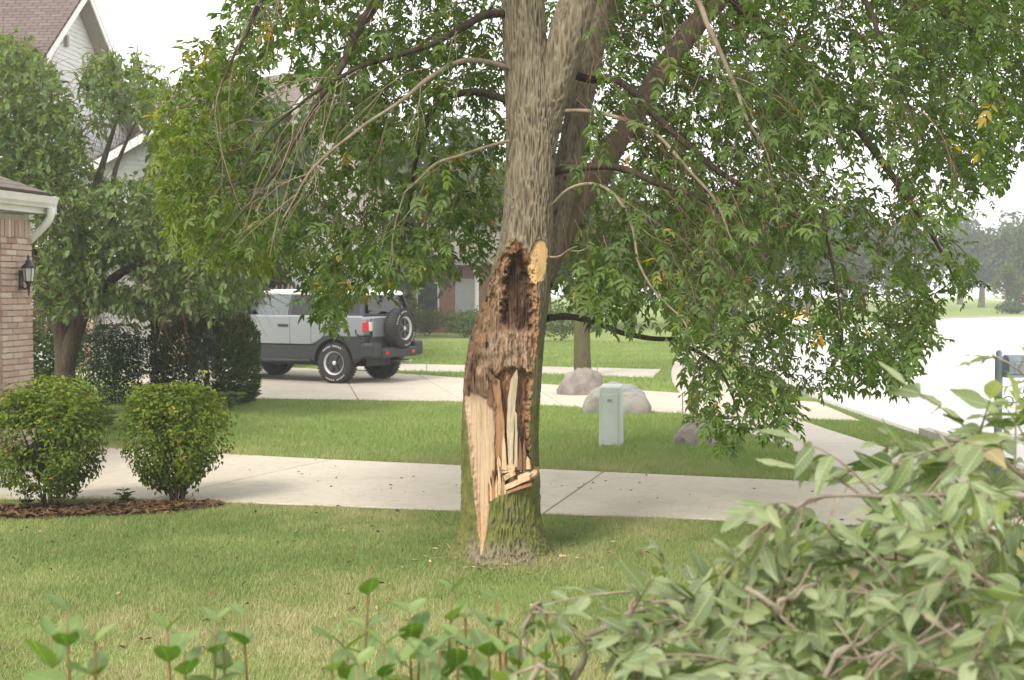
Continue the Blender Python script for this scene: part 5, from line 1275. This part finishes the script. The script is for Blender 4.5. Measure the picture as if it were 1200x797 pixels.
# ------------------------------------------------------------------ shrubs and other trees
def leaf_cloud(P, N0, L, ratio, jit=.6):
    n = len(P); D = nrm(np.cross(N0, rand_dir(n))); N = nrm(N0+RNG.normal(0, jit, (n, 3)))
    return leaf_geo(P, D+RNG.normal(0, .3, (n, 3)), N, L, L*ratio)
def rounded_bush(name, label, base, w, h, n, mat, L, narrow=.55, group=None, stems=14, ratio=.55, dense=.35, seed=1, boxy=1.0):
    root = empty(name, base); tag(root, label, 'bush', group)
    v = rand_dir(n, .25); rad = RNG.random(n)**dense
    v = np.sign(v)*np.abs(v)**boxy; v /= np.maximum(np.linalg.norm(v, axis=1, keepdims=True)**(1 if boxy == 1 else .6), 1e-6)
    z = v[:, 2]*rad; x = v[:, 0]*rad; y = v[:, 1]*rad
    lump = 1+.36*(fbm(v[:, 0]*1.9+seed, v[:, 1]*1.9, v[:, 2]*1.9, 3)-.5)*2
    taper = narrow+(1-narrow)*sstep(-1.0, .05, z)
    P = np.stack([x*w/2*taper*lump, y*w/2*taper*lump*.95, h*.52+z*h*.48*lump], -1)
    P[:, 2] = np.where(P[:, 2] > h*.94, h*.94+(P[:, 2]-h*.94)*.35, P[:, 2]); sp_ = RNG.random(len(P)) < .035; P[sp_] *= RNG.uniform(1.0, 1.15, (int(sp_.sum()), 1))
    keep = fbm(P[:, 0]*9+seed, P[:, 1]*9, P[:, 2]*9, 2) > .41; P = P[keep]; vv = v[keep]
    V, F = leaf_cloud(P, nrm(vv+np.array([0, 0, .7])), L*RNG.uniform(.6, 1.2, len(P)), ratio)
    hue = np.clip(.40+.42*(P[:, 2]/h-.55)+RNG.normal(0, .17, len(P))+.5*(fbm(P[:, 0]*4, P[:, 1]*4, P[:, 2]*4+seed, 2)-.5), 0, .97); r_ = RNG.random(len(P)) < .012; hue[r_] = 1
    tag(link('foliage', mesh_np('foliage', V, F, {'tint': np.repeat(hue, 6)}), M[mat], root), kind='stuff')
    for i in range(stems):
        a = RNG.uniform(0, 6.28); rr_ = RNG.uniform(.2, .8); t = MB()
        t.tube(smooth_path([(.05*math.cos(a)*w, .05*math.sin(a)*w, -.02), (.18*rr_*math.cos(a)*w+RNG.normal(0, .03), .18*rr_*math.sin(a)*w, h*.33), (.40*rr_*math.cos(a)*w, .40*rr_*math.sin(a)*w, h*.78)], 4), np.linspace(.012, .004, 9), 5)
        t.build('stem', M['stem_dark'], root, True)
    return root
b1 = gr(66, 597); b2 = gr(203, 589)
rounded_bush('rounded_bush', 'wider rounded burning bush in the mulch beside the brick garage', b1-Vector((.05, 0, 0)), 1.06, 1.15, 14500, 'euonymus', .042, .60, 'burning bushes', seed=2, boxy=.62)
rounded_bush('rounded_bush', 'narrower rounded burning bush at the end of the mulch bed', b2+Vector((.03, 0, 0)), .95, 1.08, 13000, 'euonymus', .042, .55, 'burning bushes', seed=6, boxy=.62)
rounded_bush('boxwood_bush', 'very dark green round bush behind the small tree trunk', Vector((at(136, 400, 20.5).x, 20.5, 0)), 1.35, 1.35, 8000, 'box', .055, .8, seed=9, stems=6)
rounded_bush('shade_shrub', 'loose dark shrub in the shade between the brick garage and small tree', Vector((at(52, 400, 22).x, 22, 0)), 1.7, 1.75, 7000, 'yew', .075, .85, seed=14, stems=6)
def yew(base, w, d, h):
    root = empty('yew_hedge', base, R(-20)); tag(root, 'trimmed dark green block shaped yew beside the car', 'hedge')
    n = 16000; f = RNG.random(n); p = RNG.uniform(-1, 1, (n, 3)); ax_ = RNG.integers(0, 3, n); s_ = np.sign(RNG.normal(size=n))
    p[np.arange(n), ax_] = s_*RNG.uniform(.72, 1.0, n)
    q = np.maximum(np.linalg.norm(np.abs(p)**3, axis=1)**(1/3), 1e-6); p = p*(np.abs(p).max(1)/q)[:, None]
    lump = 1+.14*(fbm(p[:, 0]*2.5, p[:, 1]*2.5, p[:, 2]*2.5, 3)-.5)*2
    P = np.stack([p[:, 0]*w/2*lump, p[:, 1]*d/2*lump, h*.5+p[:, 2]*h*.5*lump], -1)
    D = nrm(p+np.array([0, 0, .9])+RNG.normal(0, .5, (n, 3))); N = rand_dir(n); L = RNG.uniform(.05, .11, n)
    V, F = leaf_geo(P, D, N, L, L*.28); t = np.clip(RNG.normal(.45, .22, n)+.2*(P[:, 2]/h-.6), 0, 1)
    tag(link('foliage', mesh_np('foliage', V, F, {'tint': np.repeat(t, 6)}), M['yew'], root), kind='stuff')
    m = MB(); m.tube([(0, 0, -.02), (.02, 0, .5), (-.05, .03, 1.0)], [.05, .04, .02], 7); m.build('stem', M['stem_dark'], root, True)
yew(Vector((at(241, 400, 20.6).x, 20.6, 0)), 1.42, 1.2, 1.42)
# low plants at the foot of the yew and a thin weed at the bed
def low_plant(name, label, base, n, L, hgt, spread, mat, cat='plant', narrow=.3):
    root = empty(name, base); tag(root, label, cat); P, D, N, LL = [], [], [], []
    tw = Twigs()
    for i in range(n):
        a = RNG.uniform(0, 6.28); s_ = spread*RNG.random(); t = np.linspace(0, 1, 5)
        pts = np.stack([math.cos(a)*s_*t, math.sin(a)*s_*t, hgt*RNG.uniform(.5, 1)*(t-.18*t*t)], -1); tw.add(pts, np.linspace(.006, .002, 5), 4)
        for k in range(6):
            f = .3+.7*k/6; p = pts[min(4, int(f*4))]; P.append(p); D.append([math.cos(a+k*2.4), math.sin(a+k*2.4), .25]); N.append([0, 0, 1]); LL.append(L*RNG.uniform(.6, 1.2))
    P, D, N, LL = map(np.array, (P, D, N, LL)); V, F = leaf_geo(P, D.astype(float), N+RNG.normal(0, .3, N.shape), LL, LL*narrow)
    tag(link('foliage', mesh_np('foliage', V, F, {'tint': np.repeat(RNG.random(len(P)), 6)}), M[mat], root), kind='stuff')
    tw.build('stem', M['stem_dark'], root)
low_plant('fern', 'low leafy plant at the foot of the trimmed yew', Vector((at(268, 460, 19.6).x, 19.6, 0)), 14, .16, .45, .35, 'left_tree', narrow=.35)
low_plant('grey_shrub', 'silvery spiky shrub behind the two rounded bushes', Vector((at(118, 460, 16.6).x, 16.6, 0)), 20, .16, .62, .28, 'juniper', narrow=.12)
low_plant('grey_shrub', 'slim silvery shrub in front of the yew', Vector((at(160, 460, 17.2).x, 17.2, 0)), 10, .14, .55, .16, 'juniper', narrow=.12)
low_plant('weed', 'thin yellowish weed at the left end of the mulch bed', gr(30, 598), 5, .07, .45, .12, 'olive', narrow=.4)
low_plant('weed', 'tiny green weed sprouting between the two rounded bushes', gr(152, 592), 5, .08, .22, .10, 'olive', narrow=.5)

def small_tree(name, label, base, limbs, polys, mat, barkm, L, group=None, blen=.45, nleaf=9, crownname='crown'):
    root = empty(name, base); tag(root, label, 'tree', group); b0 = np.array(tuple(base))
    m0 = True
    for pts, rad in limbs:
        P = smooth_path([at(*p) if len(p) == 3 else Vector(p[:3]) for p in pts], 6)-b0
        rads = np.interp(np.linspace(0, 1, len(P)), np.linspace(0, 1, len(rad)), rad)
        V, F = tube_np(P, rads, 10); link('trunk' if m0 else 'limb', mesh_np('trunk', V, F), M[barkm], root, True); m0 = False
    tw = Twigs()
    for poly, n, d0, d1, gate in polys:
        P = sample_px(poly, n, d0, d1, gate); c = P.mean(0); out = nrm(P-c)*.8+np.array([0, 0, .15])
        lp, ld, ln_, ll = sprays(P, out, nleaf, blen, L, tw, droop=.3, trad=.006)
        qx, qy = proj(lp); ok = inpoly(qx+RNG.normal(0, 5, len(qx)), qy+RNG.normal(0, 5, len(qy)), poly); lp, ld, ln_, ll = lp[ok], ld[ok], ln_[ok], ll[ok]
        V, F = leaf_geo(lp-b0, ld+RNG.normal(0, .3, ld.shape), ln_, ll, ll*.55)
        t = np.clip(RNG.normal(.5, .22, len(lp)), 0, .99)
        tag(link(crownname, mesh_np('crown', V, F, {'tint': np.repeat(t, 6)}), M[mat], root), kind='stuff')
    for i, v in enumerate(tw.V): tw.V[i] = v-b0
    tw.build('twigs', M['twig_red'], root)
    return root
LT = Vector((at(76, 440, 18.6).x, 18.6, 0))
nz_gate = lambda s, lo=.34, hi=.54: (lambda px, py, d: sstep(lo, hi, fbm(px/40+s, py/26+s, d*.9, 3)))
small_tree('small_tree', 'multi stemmed small tree with grey green leaves beside the brick garage', LT,
    [([(74, 500, 18.6), (76, 440, 18.6), (72, 395, 18.6), (55, 350, 18.5), (40, 300, 18.4), (20, 240, 18.3)], [.17, .15, .11, .09, .06, .02]),
     ([(76, 440, 18.6), (88, 390, 18.5), (108, 350, 18.4), (150, 315, 18.2), (200, 300, 18.0)], [.12, .12, .09, .06, .02]),
     ([(76, 430, 18.6), (80, 380, 18.7), (84, 330, 18.9), (100, 260, 19.1), (118, 200, 19.3), (140, 130, 19.4)], [.10, .09, .08, .07, .05, .02]),
     ([(84, 330, 18.9), (70, 250, 19), (50, 170, 19), (45, 110, 19)], [.07, .06, .04, .02]),
     ([(100, 330, 18.6), (130, 250, 18.8), (135, 200, 19), (160, 140, 19.1)], [.05, .045, .035, .015])],
    [([(-70, 60), (0, 38), (40, 60), (75, 95), (95, 150), (106, 200), (125, 212), (190, 205), (240, 205), (310, 260), (310, 345), (255, 372), (190, 352), (165, 318), (130, 300), (110, 335), (45, 345), (40, 240), (-70, 220)], 2700, 17.2, 20.6, nz_gate(1, .25, .45)),
     ([(45, 330), (120, 335), (190, 345), (200, 375), (120, 360), (60, 372), (42, 350)], 420, 17.4, 19.5, nz_gate(2, .2, .4)),
     ([(92, 100), (112, 62), (160, 66), (188, 95), (185, 150), (150, 140), (110, 155)], 260, 18.4, 20.2, nz_gate(3, .2, .4))],
    'left_tree', 'stem_dark', .115)
# second tree of the parkway with mossy trunk
T2 = gr(683, 441)
small_tree('parkway_tree', 'straight mossy tree trunk rising beside the pinkish boulder', T2,
    [([(683, 446, T2.y), (682, 400, T2.y), (683, 340, T2.y), (680, 200, T2.y), (690, 60, T2.y)], [.20, .18, .17, .15, .10]), ([(683, 300, T2.y), (730, 220, T2.y-.5), (790, 130, T2.y-1)], [.10, .08, .03]), ([(682, 280, T2.y), (630, 190, T2.y+.5), (560, 110, T2.y+1)], [.10, .08, .03])],
    [([(520, -60), (500, 150), (540, 290), (620, 340), (720, 350), (830, 320), (900, 250), (900, -60)], 330, 23, 30, nz_gate(5))], 'olive', 'trunk2', .16, blen=.7, nleaf=10)
# further trees behind the left canopy and along the street
def far_tree_mesh(seed, n=2600, L=.34):
    rs = np.random.default_rng(seed); v = rs.normal(size=(n, 3)); v /= np.linalg.norm(v, axis=1)[:, None]
    cl = rs.normal(size=(26, 3)); cl /= np.linalg.norm(cl, axis=1)[:, None]; cl *= rs.uniform(.35, .85, (26, 1)); pick = rs.integers(0, 26, n)
    P = cl[pick]+v*(rs.random((n, 1))**.4)*.34
    P = P*np.array([2.6, 2.6, 2.9]); P[:, 2] += 3.6
    global RNG
    keep = RNG; RNG = rs; V, F = leaf_cloud(P, nrm(v+np.array([0, 0, .6])), L*rs.uniform(.6, 1.3, n), .6); RNG = keep
    t = np.clip(rs.normal(.45, .2, n)+.10*v[:, 2], 0, 1); me = mesh_np('crown', V, F, {'tint': np.repeat(t, 6)})
    tk = MB(); tk.tube(smooth_path([(0, 0, -.1), (.05, 0, 1.2), (-.05, .05, 2.6), (0, 0, 4.6)], 4), np.linspace(.24, .08, 13), 9)
    for i in range(5):
        a = i*1.3+seed; tk.tube(smooth_path([(0, 0, 2.2+.2*i), (.8*math.cos(a), .8*math.sin(a), 3.3+.2*i), (1.7*math.cos(a), 1.7*math.sin(a), 4.4+.2*i)], 3), np.linspace(.09, .03, 7), 6)
    return me, tk.mesh('trunk')
FT = [far_tree_mesh(s) for s in (1, 2, 3)]
for me_, tk in FT: tk.materials.append(M['trunk2'])
far_variants = {}
def far_tree(x, y, s, v, label, mat='far', group=None, sz=1.0, name='background_tree'):
    r_ = empty(name, (x, y, 0), random.uniform(0, 6)); r_.scale = (s, s, s*sz); tag(r_, label, 'tree', group)
    key = (v, mat)
    if key not in far_variants:
        me = FT[v][0].copy(); me.materials.append(M[mat]); far_variants[key] = me
    tag(link('crown', far_variants[key], None, r_), kind='stuff'); link('trunk', FT[v][1], None, r_, True)
G1 = 'trees behind the houses'
for px, d, s, v in ((230, 39, 1.25, 0), (300, 34, .95, 1), (232, 29.5, .72, 2), (440, 50, 1.5, 2), (150, 48, 1.4, 1), (600, 62, 1.5, 0), (545, 70, 1.7, 1), (690, 60, 1.25, 2), (640, 80, 1.8, 0)):
    far_tree(at(px, 340, d).x, d, s, v, 'leafy green tree rising behind the houses and the ash tree', 'olive' if v == 0 else 'far', G1)
far_tree(at(280, 340, 30).x, 30, .82, 0, 'slender leafy tree growing right behind the parked grey off-roader', 'far', None, 1.4)
G2 = 'trees along the far side of the street'
for px, d, s, v in ((740, 66, 1.1, 0), (800, 74, 1.2, 1), (870, 82, 1.3, 2), (945, 92, 1.3, 0), (1010, 105, 1.4, 1), (1065, 118, 1.5, 2), (1240, 112, 1.5, 0), (1300, 100, 1.5, 1), (990, 140, 2.0, 2), (900, 130, 2.0, 0)):
    far_tree(at(px, 340, d).x, d, s, v, 'hazy green tree lining the far side of the street', 'far', G2)
for px, d, s, v in ((1150, 135, 1.55, 0), (1192, 150, 1.75, 2), (1125, 165, 1.8, 1), (1225, 165, 2.0, 0)):
    far_tree(at(px, 340, d).x, d, s, v, 'tall pale hazy tree on the skyline beyond the street bend', 'far', 'hazy skyline trees')
far_tree(at(1180, 340, 108).x, 108, .62, 1, 'small round green tree on the lawn beyond the street bend', 'olive')
far_tree(at(1203, 340, 112).x, 112, .60, 2, 'small reddish leaved tree on the lawn beyond the street bend', 'far_red')
far_tree(gr(836, 402).x, gr(836, 402).y, .75, 2, 'young tree with reddish trunk beside the far sidewalk', 'olive')
rounded_bush('lawn_shrub', 'dark round shrub on the lawn beyond the street bend', Vector((at(1185, 340, 100).x, 100, 0)), 2.4, .9, 900, 'box', .25, .9, stems=3)
G3 = 'foundation shrubs at the red brick house'
for px, d, w, h in ((470, 50, 2.0, 1.9), (500, 52, 1.8, 1.2), (545, 50, 1.9, 1.1), (655, 46, 2.4, 1.5), (585, 52, 2.4, 1.4)):
    rounded_bush('foundation_shrub', 'soft green shrub growing on the lawn before the red brick house', Vector((at(px, 340, d).x, d, 0)), w, h, 1800, 'olive', .13, .8, G3, stems=4)

# ------------------------------------------------------------------ foreground: cut ash branches and shrub shoots
def big_leaf_mesh(name, ratio, curl, seed, tip=1.0):
    """one leaflet of unit length along +X with midrib fold, curl and wavy edge"""
    rr = random.Random(seed); n = 9; vs = []; fs = []; twist = rr.uniform(-.9, .9) if tip else rr.uniform(-.3, .3); bend = rr.uniform(-.14, .14)
    for i in range(n):
        t = i/(n-1); w = ratio*.5*(math.sin(math.pi*min(1, t**.75))**(.85 if tip else .6)) if 0 < i < n-1 else .004
        if tip and t > .6: w *= 1-.35*(t-.6)/.4
        zc = -curl*t*t; wav = rr.uniform(-.02, .02)
        tw_ = twist*t
        for s_, k in ((-1, 1), (-.5, .5), (0, 0), (.5, .5), (1, 1)):
            yy_, zz_ = s_*w, .32*w*abs(s_)+wav*s_+rr.uniform(-.008, .008)
            vs.append((t-.10*abs(curl)*t*t, yy_*math.cos(tw_)-zz_*math.sin(tw_)+bend*t*t, zc+yy_*math.sin(tw_)+zz_*math.cos(tw_)))
    for i in range(n-1):
        for j in range(4): a = i*5+j; fs.append((a, a+1, a+6, a+5))
    me = bpy.data.meshes.new(name); me.from_pydata(vs, [], fs); me.shade_smooth(); return me
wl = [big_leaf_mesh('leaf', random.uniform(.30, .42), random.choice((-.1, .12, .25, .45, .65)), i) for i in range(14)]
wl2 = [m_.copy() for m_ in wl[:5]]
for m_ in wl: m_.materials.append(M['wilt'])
for m_ in wl2: m_.materials.append(M['wilt_shade'])
def put_leaf(parent, meshes, p, d, n, L, base):
    o = bpy.data.objects.new('leaf', random.choice(meshes)); COL.objects.link(o); o.parent = parent
    m_ = frame_matrix(p, d, n, L); m_.translation -= base; o.matrix_local = m_
def cut_branch(label, pts, r0, ncomp, leafL, group=None, meshes=None, start=.15, hang=.5, spread=.9, nl=7, mat='cut_twig', sidetw=.0):
    """a cut branch: stem through points (px, py, depth), pinnate leaves along it"""
    P = smooth_path([at(*p) for p in pts], 7); base = Vector((P[0][0], P[0][1], P[0][2])); n = len(P)
    r_ = empty('cut_branch', base); tag(r_, label, 'branch', group)
    P = P+np.stack([vnoise(np.arange(n)*.33, i*5.0+P[0][0]*40, 0.0)-.5 for i in range(3)], -1)*.02
    m = MB(); m.tube(P-np.array(tuple(base)), np.linspace(r0, r0*.35, n), 8); m.build('stem', M[mat], r_, True)
    tw = []
    for k in range(ncomp):
        f = start+(1-start)*(k+.5*random.random())/ncomp; i = min(n-2, int(f*(n-1))); p = Vector(P[i]); tg = Vector(P[i+1]-P[i]).normalized()
        rd = Vector(rand_dir(1)[0]); sd = tg.cross(rd).normalized(); d = (sd*spread+tg*.55+Vector((0, -.25, -hang*random.random()))).normalized()
        Lr = leafL*random.uniform(.9, 1.5)*2.0
        q = [p+d*Lr*t+Vector((0, 0, -.35*hang*Lr*t*t)) for t in np.linspace(0, 1, 6)]; tw.append(q)
        up = Vector((random.uniform(-.6, .6), random.uniform(-1.0, .2), 1)).normalized(); pairs = (nl-1)//2
        for j in range(pairs):
            t = .35+.5*j/max(1, pairs-1); c = p+d*Lr*t+Vector((0, 0, -.35*hang*Lr*t*t)); s2 = up.cross(d).normalized()
            for sg in (-1, 1):
                dd = d*random.uniform(.4, .8)+s2*sg*random.uniform(.5, .9)+Vector((0, 0, -hang*random.uniform(.2, .9)))
                put_leaf(r_, meshes or wl, c, dd, up+Vector(RNG.normal(0, .6, 3)), leafL*random.uniform(.55, 1.3), base)
        put_leaf(r_, meshes or wl, q[-1], d+Vector((0, 0, -hang*.6)), up, leafL*random.uniform(.85, 1.2), base)
    m = MB()
    for q in tw: m.tube(smooth_path([v-base for v in q], 2), np.linspace(.0028, .0012, 11), 4, cap=False)
    m.build('leaf_stalks', M['red_stem'] if mat == 'red_stem' else M['twig'], r_)
    return r_
cut_branch('cut ash branch lying level on top of the brush pile', [(1260, 584, 2.5), (1150, 580, 2.45), (1050, 580, 2.35), (960, 584, 2.25), (905, 600, 2.15)], .006, 20, .074, hang=.9, start=.05)
cut_branch('leafy branch tip reaching highest above the brush pile', [(1270, 640, 2.6), (1210, 565, 2.5), (1150, 525, 2.45), (1095, 508, 2.4)], .006, 14, .074, hang=.4)
cut_branch('small budding sprig rising in front of the mailbox', [(1240, 470, 2.9), (1205, 445, 2.9), (1175, 424, 2.9), (1158, 412, 2.9)], .004, 5, .030, hang=.1, nl=5)
cut_branch('broken branch with frayed upright pale leaves beside the tree base', [(600, 850, 2.5), (668, 800, 2.45), (700, 740, 2.4), (725, 722, 2.4), (745, 724, 2.4)], .009, 3, .05, hang=.2, start=.8)
cut_branch('upright pale twig topped with a curled light leaf', [(748, 850, 2.4), (746, 780, 2.4), (742, 720, 2.4), (745, 685, 2.4)], .006, 7, .07, hang=.3, start=.4)
cut_branch('slim bent twig with narrow pale leaves', [(634, 850, 2.3), (620, 780, 2.3), (618, 740, 2.3), (626, 712, 2.3), (640, 705, 2.3)], .005, 4, .055, hang=0.1, start=.7, nl=5)
cut_branch('bare curled grey twig looping up from the brush', [(600, 850, 2.1), (622, 796, 2.1), (640, 786, 2.1), (652, 810, 2.1)], .0065, 1, .05, hang=.2, start=.1, nl=3)
GB = 'cut branches heaped in the brush pile'
LB = 'wilting cut ash branch heaped in the pale leafy brush pile'
piles = [([(1280, 700, 2.6), (1160, 690, 2.4), (1060, 660, 2.3), (960, 650, 2.25)], 15), ([(1260, 820, 2.2), (1160, 760, 2.1), (1080, 720, 2.1), (1000, 690, 2.1)], 15), ([(1100, 860, 2.2), (1020, 800, 2.15), (930, 740, 2.15), (880, 690, 2.2)], 16),
         ([(960, 880, 2.2), (900, 800, 2.2), (850, 750, 2.25), (790, 725, 2.3)], 15), ([(900, 880, 2.3), (850, 810, 2.3), (800, 785, 2.35), (750, 785, 2.4)], 10), ([(1250, 640, 2.8), (1160, 620, 2.7), (1080, 620, 2.6), (1000, 610, 2.5)], 15),
         ([(1200, 860, 1.95), (1130, 800, 1.95), (1050, 770, 1.95), (980, 770, 2.0)], 13), ([(1280, 760, 2.0), (1210, 720, 2.0), (1150, 680, 2.0), (1120, 640, 2.05)], 13), ([(1270, 530, 2.9), (1190, 515, 2.8), (1120, 525, 2.7), (1040, 550, 2.6)], 15),
         ([(1050, 860, 2.0), (960, 815, 2.0), (890, 790, 2.05), (820, 770, 2.1)], 13), ([(1270, 800, 2.7), (1150, 740, 2.7), (1020, 690, 2.7), (920, 670, 2.7)], 15), ([(1000, 840, 2.7), (900, 760, 2.7), (830, 710, 2.7), (770, 690, 2.6)], 14)]
for pts, k in piles: cut_branch(LB, pts, .006, int(k*1.4), .056, GB, hang=.45, spread=.8)
for pts, k in (([(1280, 820, 3.0), (1160, 760, 3.0), (1050, 720, 3.0), (930, 700, 3.0)], 15), ([(1260, 700, 3.1), (1160, 660, 3.1), (1060, 640, 3.0), (960, 650, 3.0)], 15), ([(1000, 880, 2.95), (900, 800, 2.95), (830, 750, 2.9), (760, 740, 2.9)], 15), ([(1250, 620, 3.2), (1180, 590, 3.2), (1110, 580, 3.1), (1040, 590, 3.0)], 13)):
    cut_branch('ash branch deep under the brush pile with shade painted into its leaves', pts, .008, k, .085, 'lower branches of the brush pile', meshes=wl2, hang=.5)
for lab, pts, r0 in (('bare grey stick crossing the brush pile towards the street', [(1000, 815, 1.98), (1035, 770, 1.95), (1090, 745, 1.95), (1130, 735, 1.95)], .006), ('bare forked stick lying low in the brush pile', [(955, 830, 1.98), (975, 780, 1.95), (1020, 745, 1.95)], .007), ('long thin stick slanting down through the brush pile', [(1080, 720, 1.98), (1140, 770, 1.92), (1180, 810, 1.9)], .005), ('crooked pale twig on the pale leaf heap', [(880, 690, 2.0), (905, 715, 2.0), (925, 700, 2.0), (955, 688, 2.02)], .006)):
    P = smooth_path([at(*p) for p in pts], 7); b_ = Vector(P[0]); r_ = empty('bare_stick', b_); tag(r_, lab, 'stick'); P = P+np.stack([vnoise(np.arange(len(P))*.33, i*5.0+P[0][0]*40, 0.0)-.5 for i in range(3)], -1)*.016; r0 *= .75
    m = MB(); m.tube(P-np.array(tuple(b_)), np.linspace(r0, r0*.6, len(P)), 8); m.build('stem', M['cut_twig'], r_, True)
    m = MB(); i = len(P)//2; q = P[i]-np.array(tuple(b_)); m.tube([q, q+np.array([.03, -.01, .03]), q+np.array([.05, -.01, .07])], [r0*.6, r0*.4, r0*.3], 6); m.build('side_twig', M['cut_twig'], r_, True)
# shrub shoots along the bottom edge
sl = [big_leaf_mesh('leaf', random.uniform(.50, .62), random.choice((0, .1, .2)), 50+i, 0) for i in range(6)]
for m_ in sl: m_.materials.append(M['shoot'])
def shoot(px, py, d, lean, n, L, label, group, r0=.004):
    L *= 1.35; py -= 20; n += 2; lean += random.uniform(-.06, .06)
    top = at(px, py, d); foot = Vector((top.x+lean, d+.05, .0)); mid = foot.lerp(top, .55)+Vector((lean*-.35+random.uniform(-.03, .03), random.uniform(-.04, .04), 0)); base = foot
    r_ = empty('shrub_shoot', base); tag(r_, label, 'shoot', group)
    P = smooth_path([foot, mid, top], 12)
    m = MB(); m.tube(P-np.array(tuple(base)), np.linspace(r0*1.6, r0*.5, len(P)), 7); m.build('stem', M['red_stem'], r_, True)
    for k in range(n):
        f = 1-.055*k*.9; i = max(1, min(len(P)-1, int(round(f*(len(P)-1)))))
        hh = len(P)-1; x = f*hh; i0 = int(min(hh-1, math.floor(x))); p = Vector(P[i0]).lerp(Vector(P[min(hh, i0+1)]), x-i0)
        for sg in (0, math.pi):
            if random.random() < .12: continue
            a = k*math.pi/2+sg+random.uniform(-.6, .6); d_ = Vector((math.cos(a), math.sin(a), random.uniform(.5, 1.3) if k < 2 else random.uniform(.1, .9)))
            put_leaf(r_, sl, p, d_, Vector((-math.cos(a)*.6, -math.sin(a)*.6-.2, 1)), L*random.uniform(.75, 1.15)*(.7 if k == 0 else 1), base)
GS = 'shrub shoots along the front of the lawn'; LS = 'upright leafy shrub shoot rising before the lawn'
shoot(433, 680, 2.35, -.03, 10, .045, 'tall single shrub shoot standing clear of its neighbours before the lawn', None)
for px, py, d, ln, L in ((78, 735, 2.0, .02, .05), (112, 772, 2.0, -.03, .05), (60, 765, 2.1, .03, .05), (196, 758, 2.1, -.02, .05), (215, 775, 2.2, .02, .05), (252, 748, 2.2, -.04, .048), (285, 742, 2.3, .04, .045), (262, 770, 2.2, .0, .05),
                         (388, 770, 2.2, .05, .05), (405, 782, 2.2, .03, .05), (480, 738, 2.3, .02, .05), (492, 760, 2.3, .0, .05), (530, 712, 2.4, .01, .045), (545, 745, 2.4, -.02, .045), (582, 722, 2.4, .0, .045), (572, 755, 2.3, .0, .05), (595, 750, 2.3, .02, .045), (610, 770, 2.35, .02, .045), (640, 762, 2.4, .0, .045), (515, 775, 2.2, .0, .05), (555, 782, 2.2, .02, .05), (450, 778, 2.2, .02, .05), (660, 745, 2.5, .0, .045), (500, 790, 2.1, .03, .05), (535, 765, 2.2, -.03, .05), (590, 785, 2.1, .0, .05), (625, 790, 2.2, .02, .05), (470, 795, 2.1, -.02, .05), (420, 800, 2.1, .02, .05)):
    shoot(px, py, d, ln, 7, L, LS, GS)

# ------------------------------------------------------------------ litter on the lawn
def litter():
    n = 420; d = 6+RNG.random(n)*5; x = (RNG.random(n)*2-1)*.42*d; y = d; k = (y < n0.y+dn.y*(x-n0.x)) ; x, y = x[k], y[k]; n = len(x)
    P = np.stack([x, y, RNG.uniform(.012, .04, n)], -1); L = RNG.uniform(.018, .05, n); V, F = leaf_geo(P, rand_dir(n)*np.array([1, 1, .3]), np.array([0, 0, 1.0])+RNG.normal(0, .5, (n, 3)), L, L*.6)
    tag(link('leaf_litter', mesh_np('leaf_litter', V, F, {'tint': np.repeat(RNG.random(n), 6)}), M['litter']), 'small dry brown leaves scattered over the front lawn', 'leaf litter', kind='stuff')
    n = 60; a = RNG.uniform(0, 6.28, n); r_ = .34+np.abs(RNG.normal(0, .16, n)); P = np.stack([TRUNK_C.x+r_*np.cos(a), TRUNK_C.y+r_*np.sin(a), RNG.uniform(.015, .05, n)], -1); L = RNG.uniform(.02, .07, n)
    V, F = leaf_geo(P, rand_dir(n)*np.array([1, 1, .25]), np.array([0, 0, 1.0])+RNG.normal(0, .5, (n, 3)), L, L*.3)
    tag(link('wood_chips', mesh_np('wood_chips', V, F), M['wood_pale']), 'small pale wood chips scattered round the torn trunk', 'wood chips', kind='stuff')
litter()
# bits on the driveway
n = 70; x = RNG.uniform(-3, 4, n); y = np.interp(x, [-3, 4], [12.7, 11.0])+RNG.normal(0, .6, n); P = np.stack([x, y, np.full(n, .028)], -1); L = RNG.uniform(.015, .045, n)
V, F = leaf_geo(P, rand_dir(n)*np.array([1, 1, .1]), np.array([0, 0, 1.0])+RNG.normal(0, .2, (n, 3)), L, L*.6)
tag(link('leaf_litter', mesh_np('leaf_litter', V, F, {'tint': np.repeat(RNG.random(n)*.5, 6)}), M['litter']), 'few dark leaf scraps lying on the pale driveway', 'leaf litter', kind='stuff')

# ------------------------------------------------------------------ haze
hz = NT('hazy air'); pv = hz.n('ShaderNodeVolumePrincipled'); pv.inputs['Color'].default_value = (.93, .95, .96, 1); pv.inputs['Density'].default_value = .0015
hz.l(pv.outputs[0], hz.out.inputs['Volume'])
m = MB(); m.box((10, 135, 10), (440, 430, 22)); h = m.build('haze', hz.m); tag(h, 'pale damp haze hanging over the street', 'haze', kind='stuff')
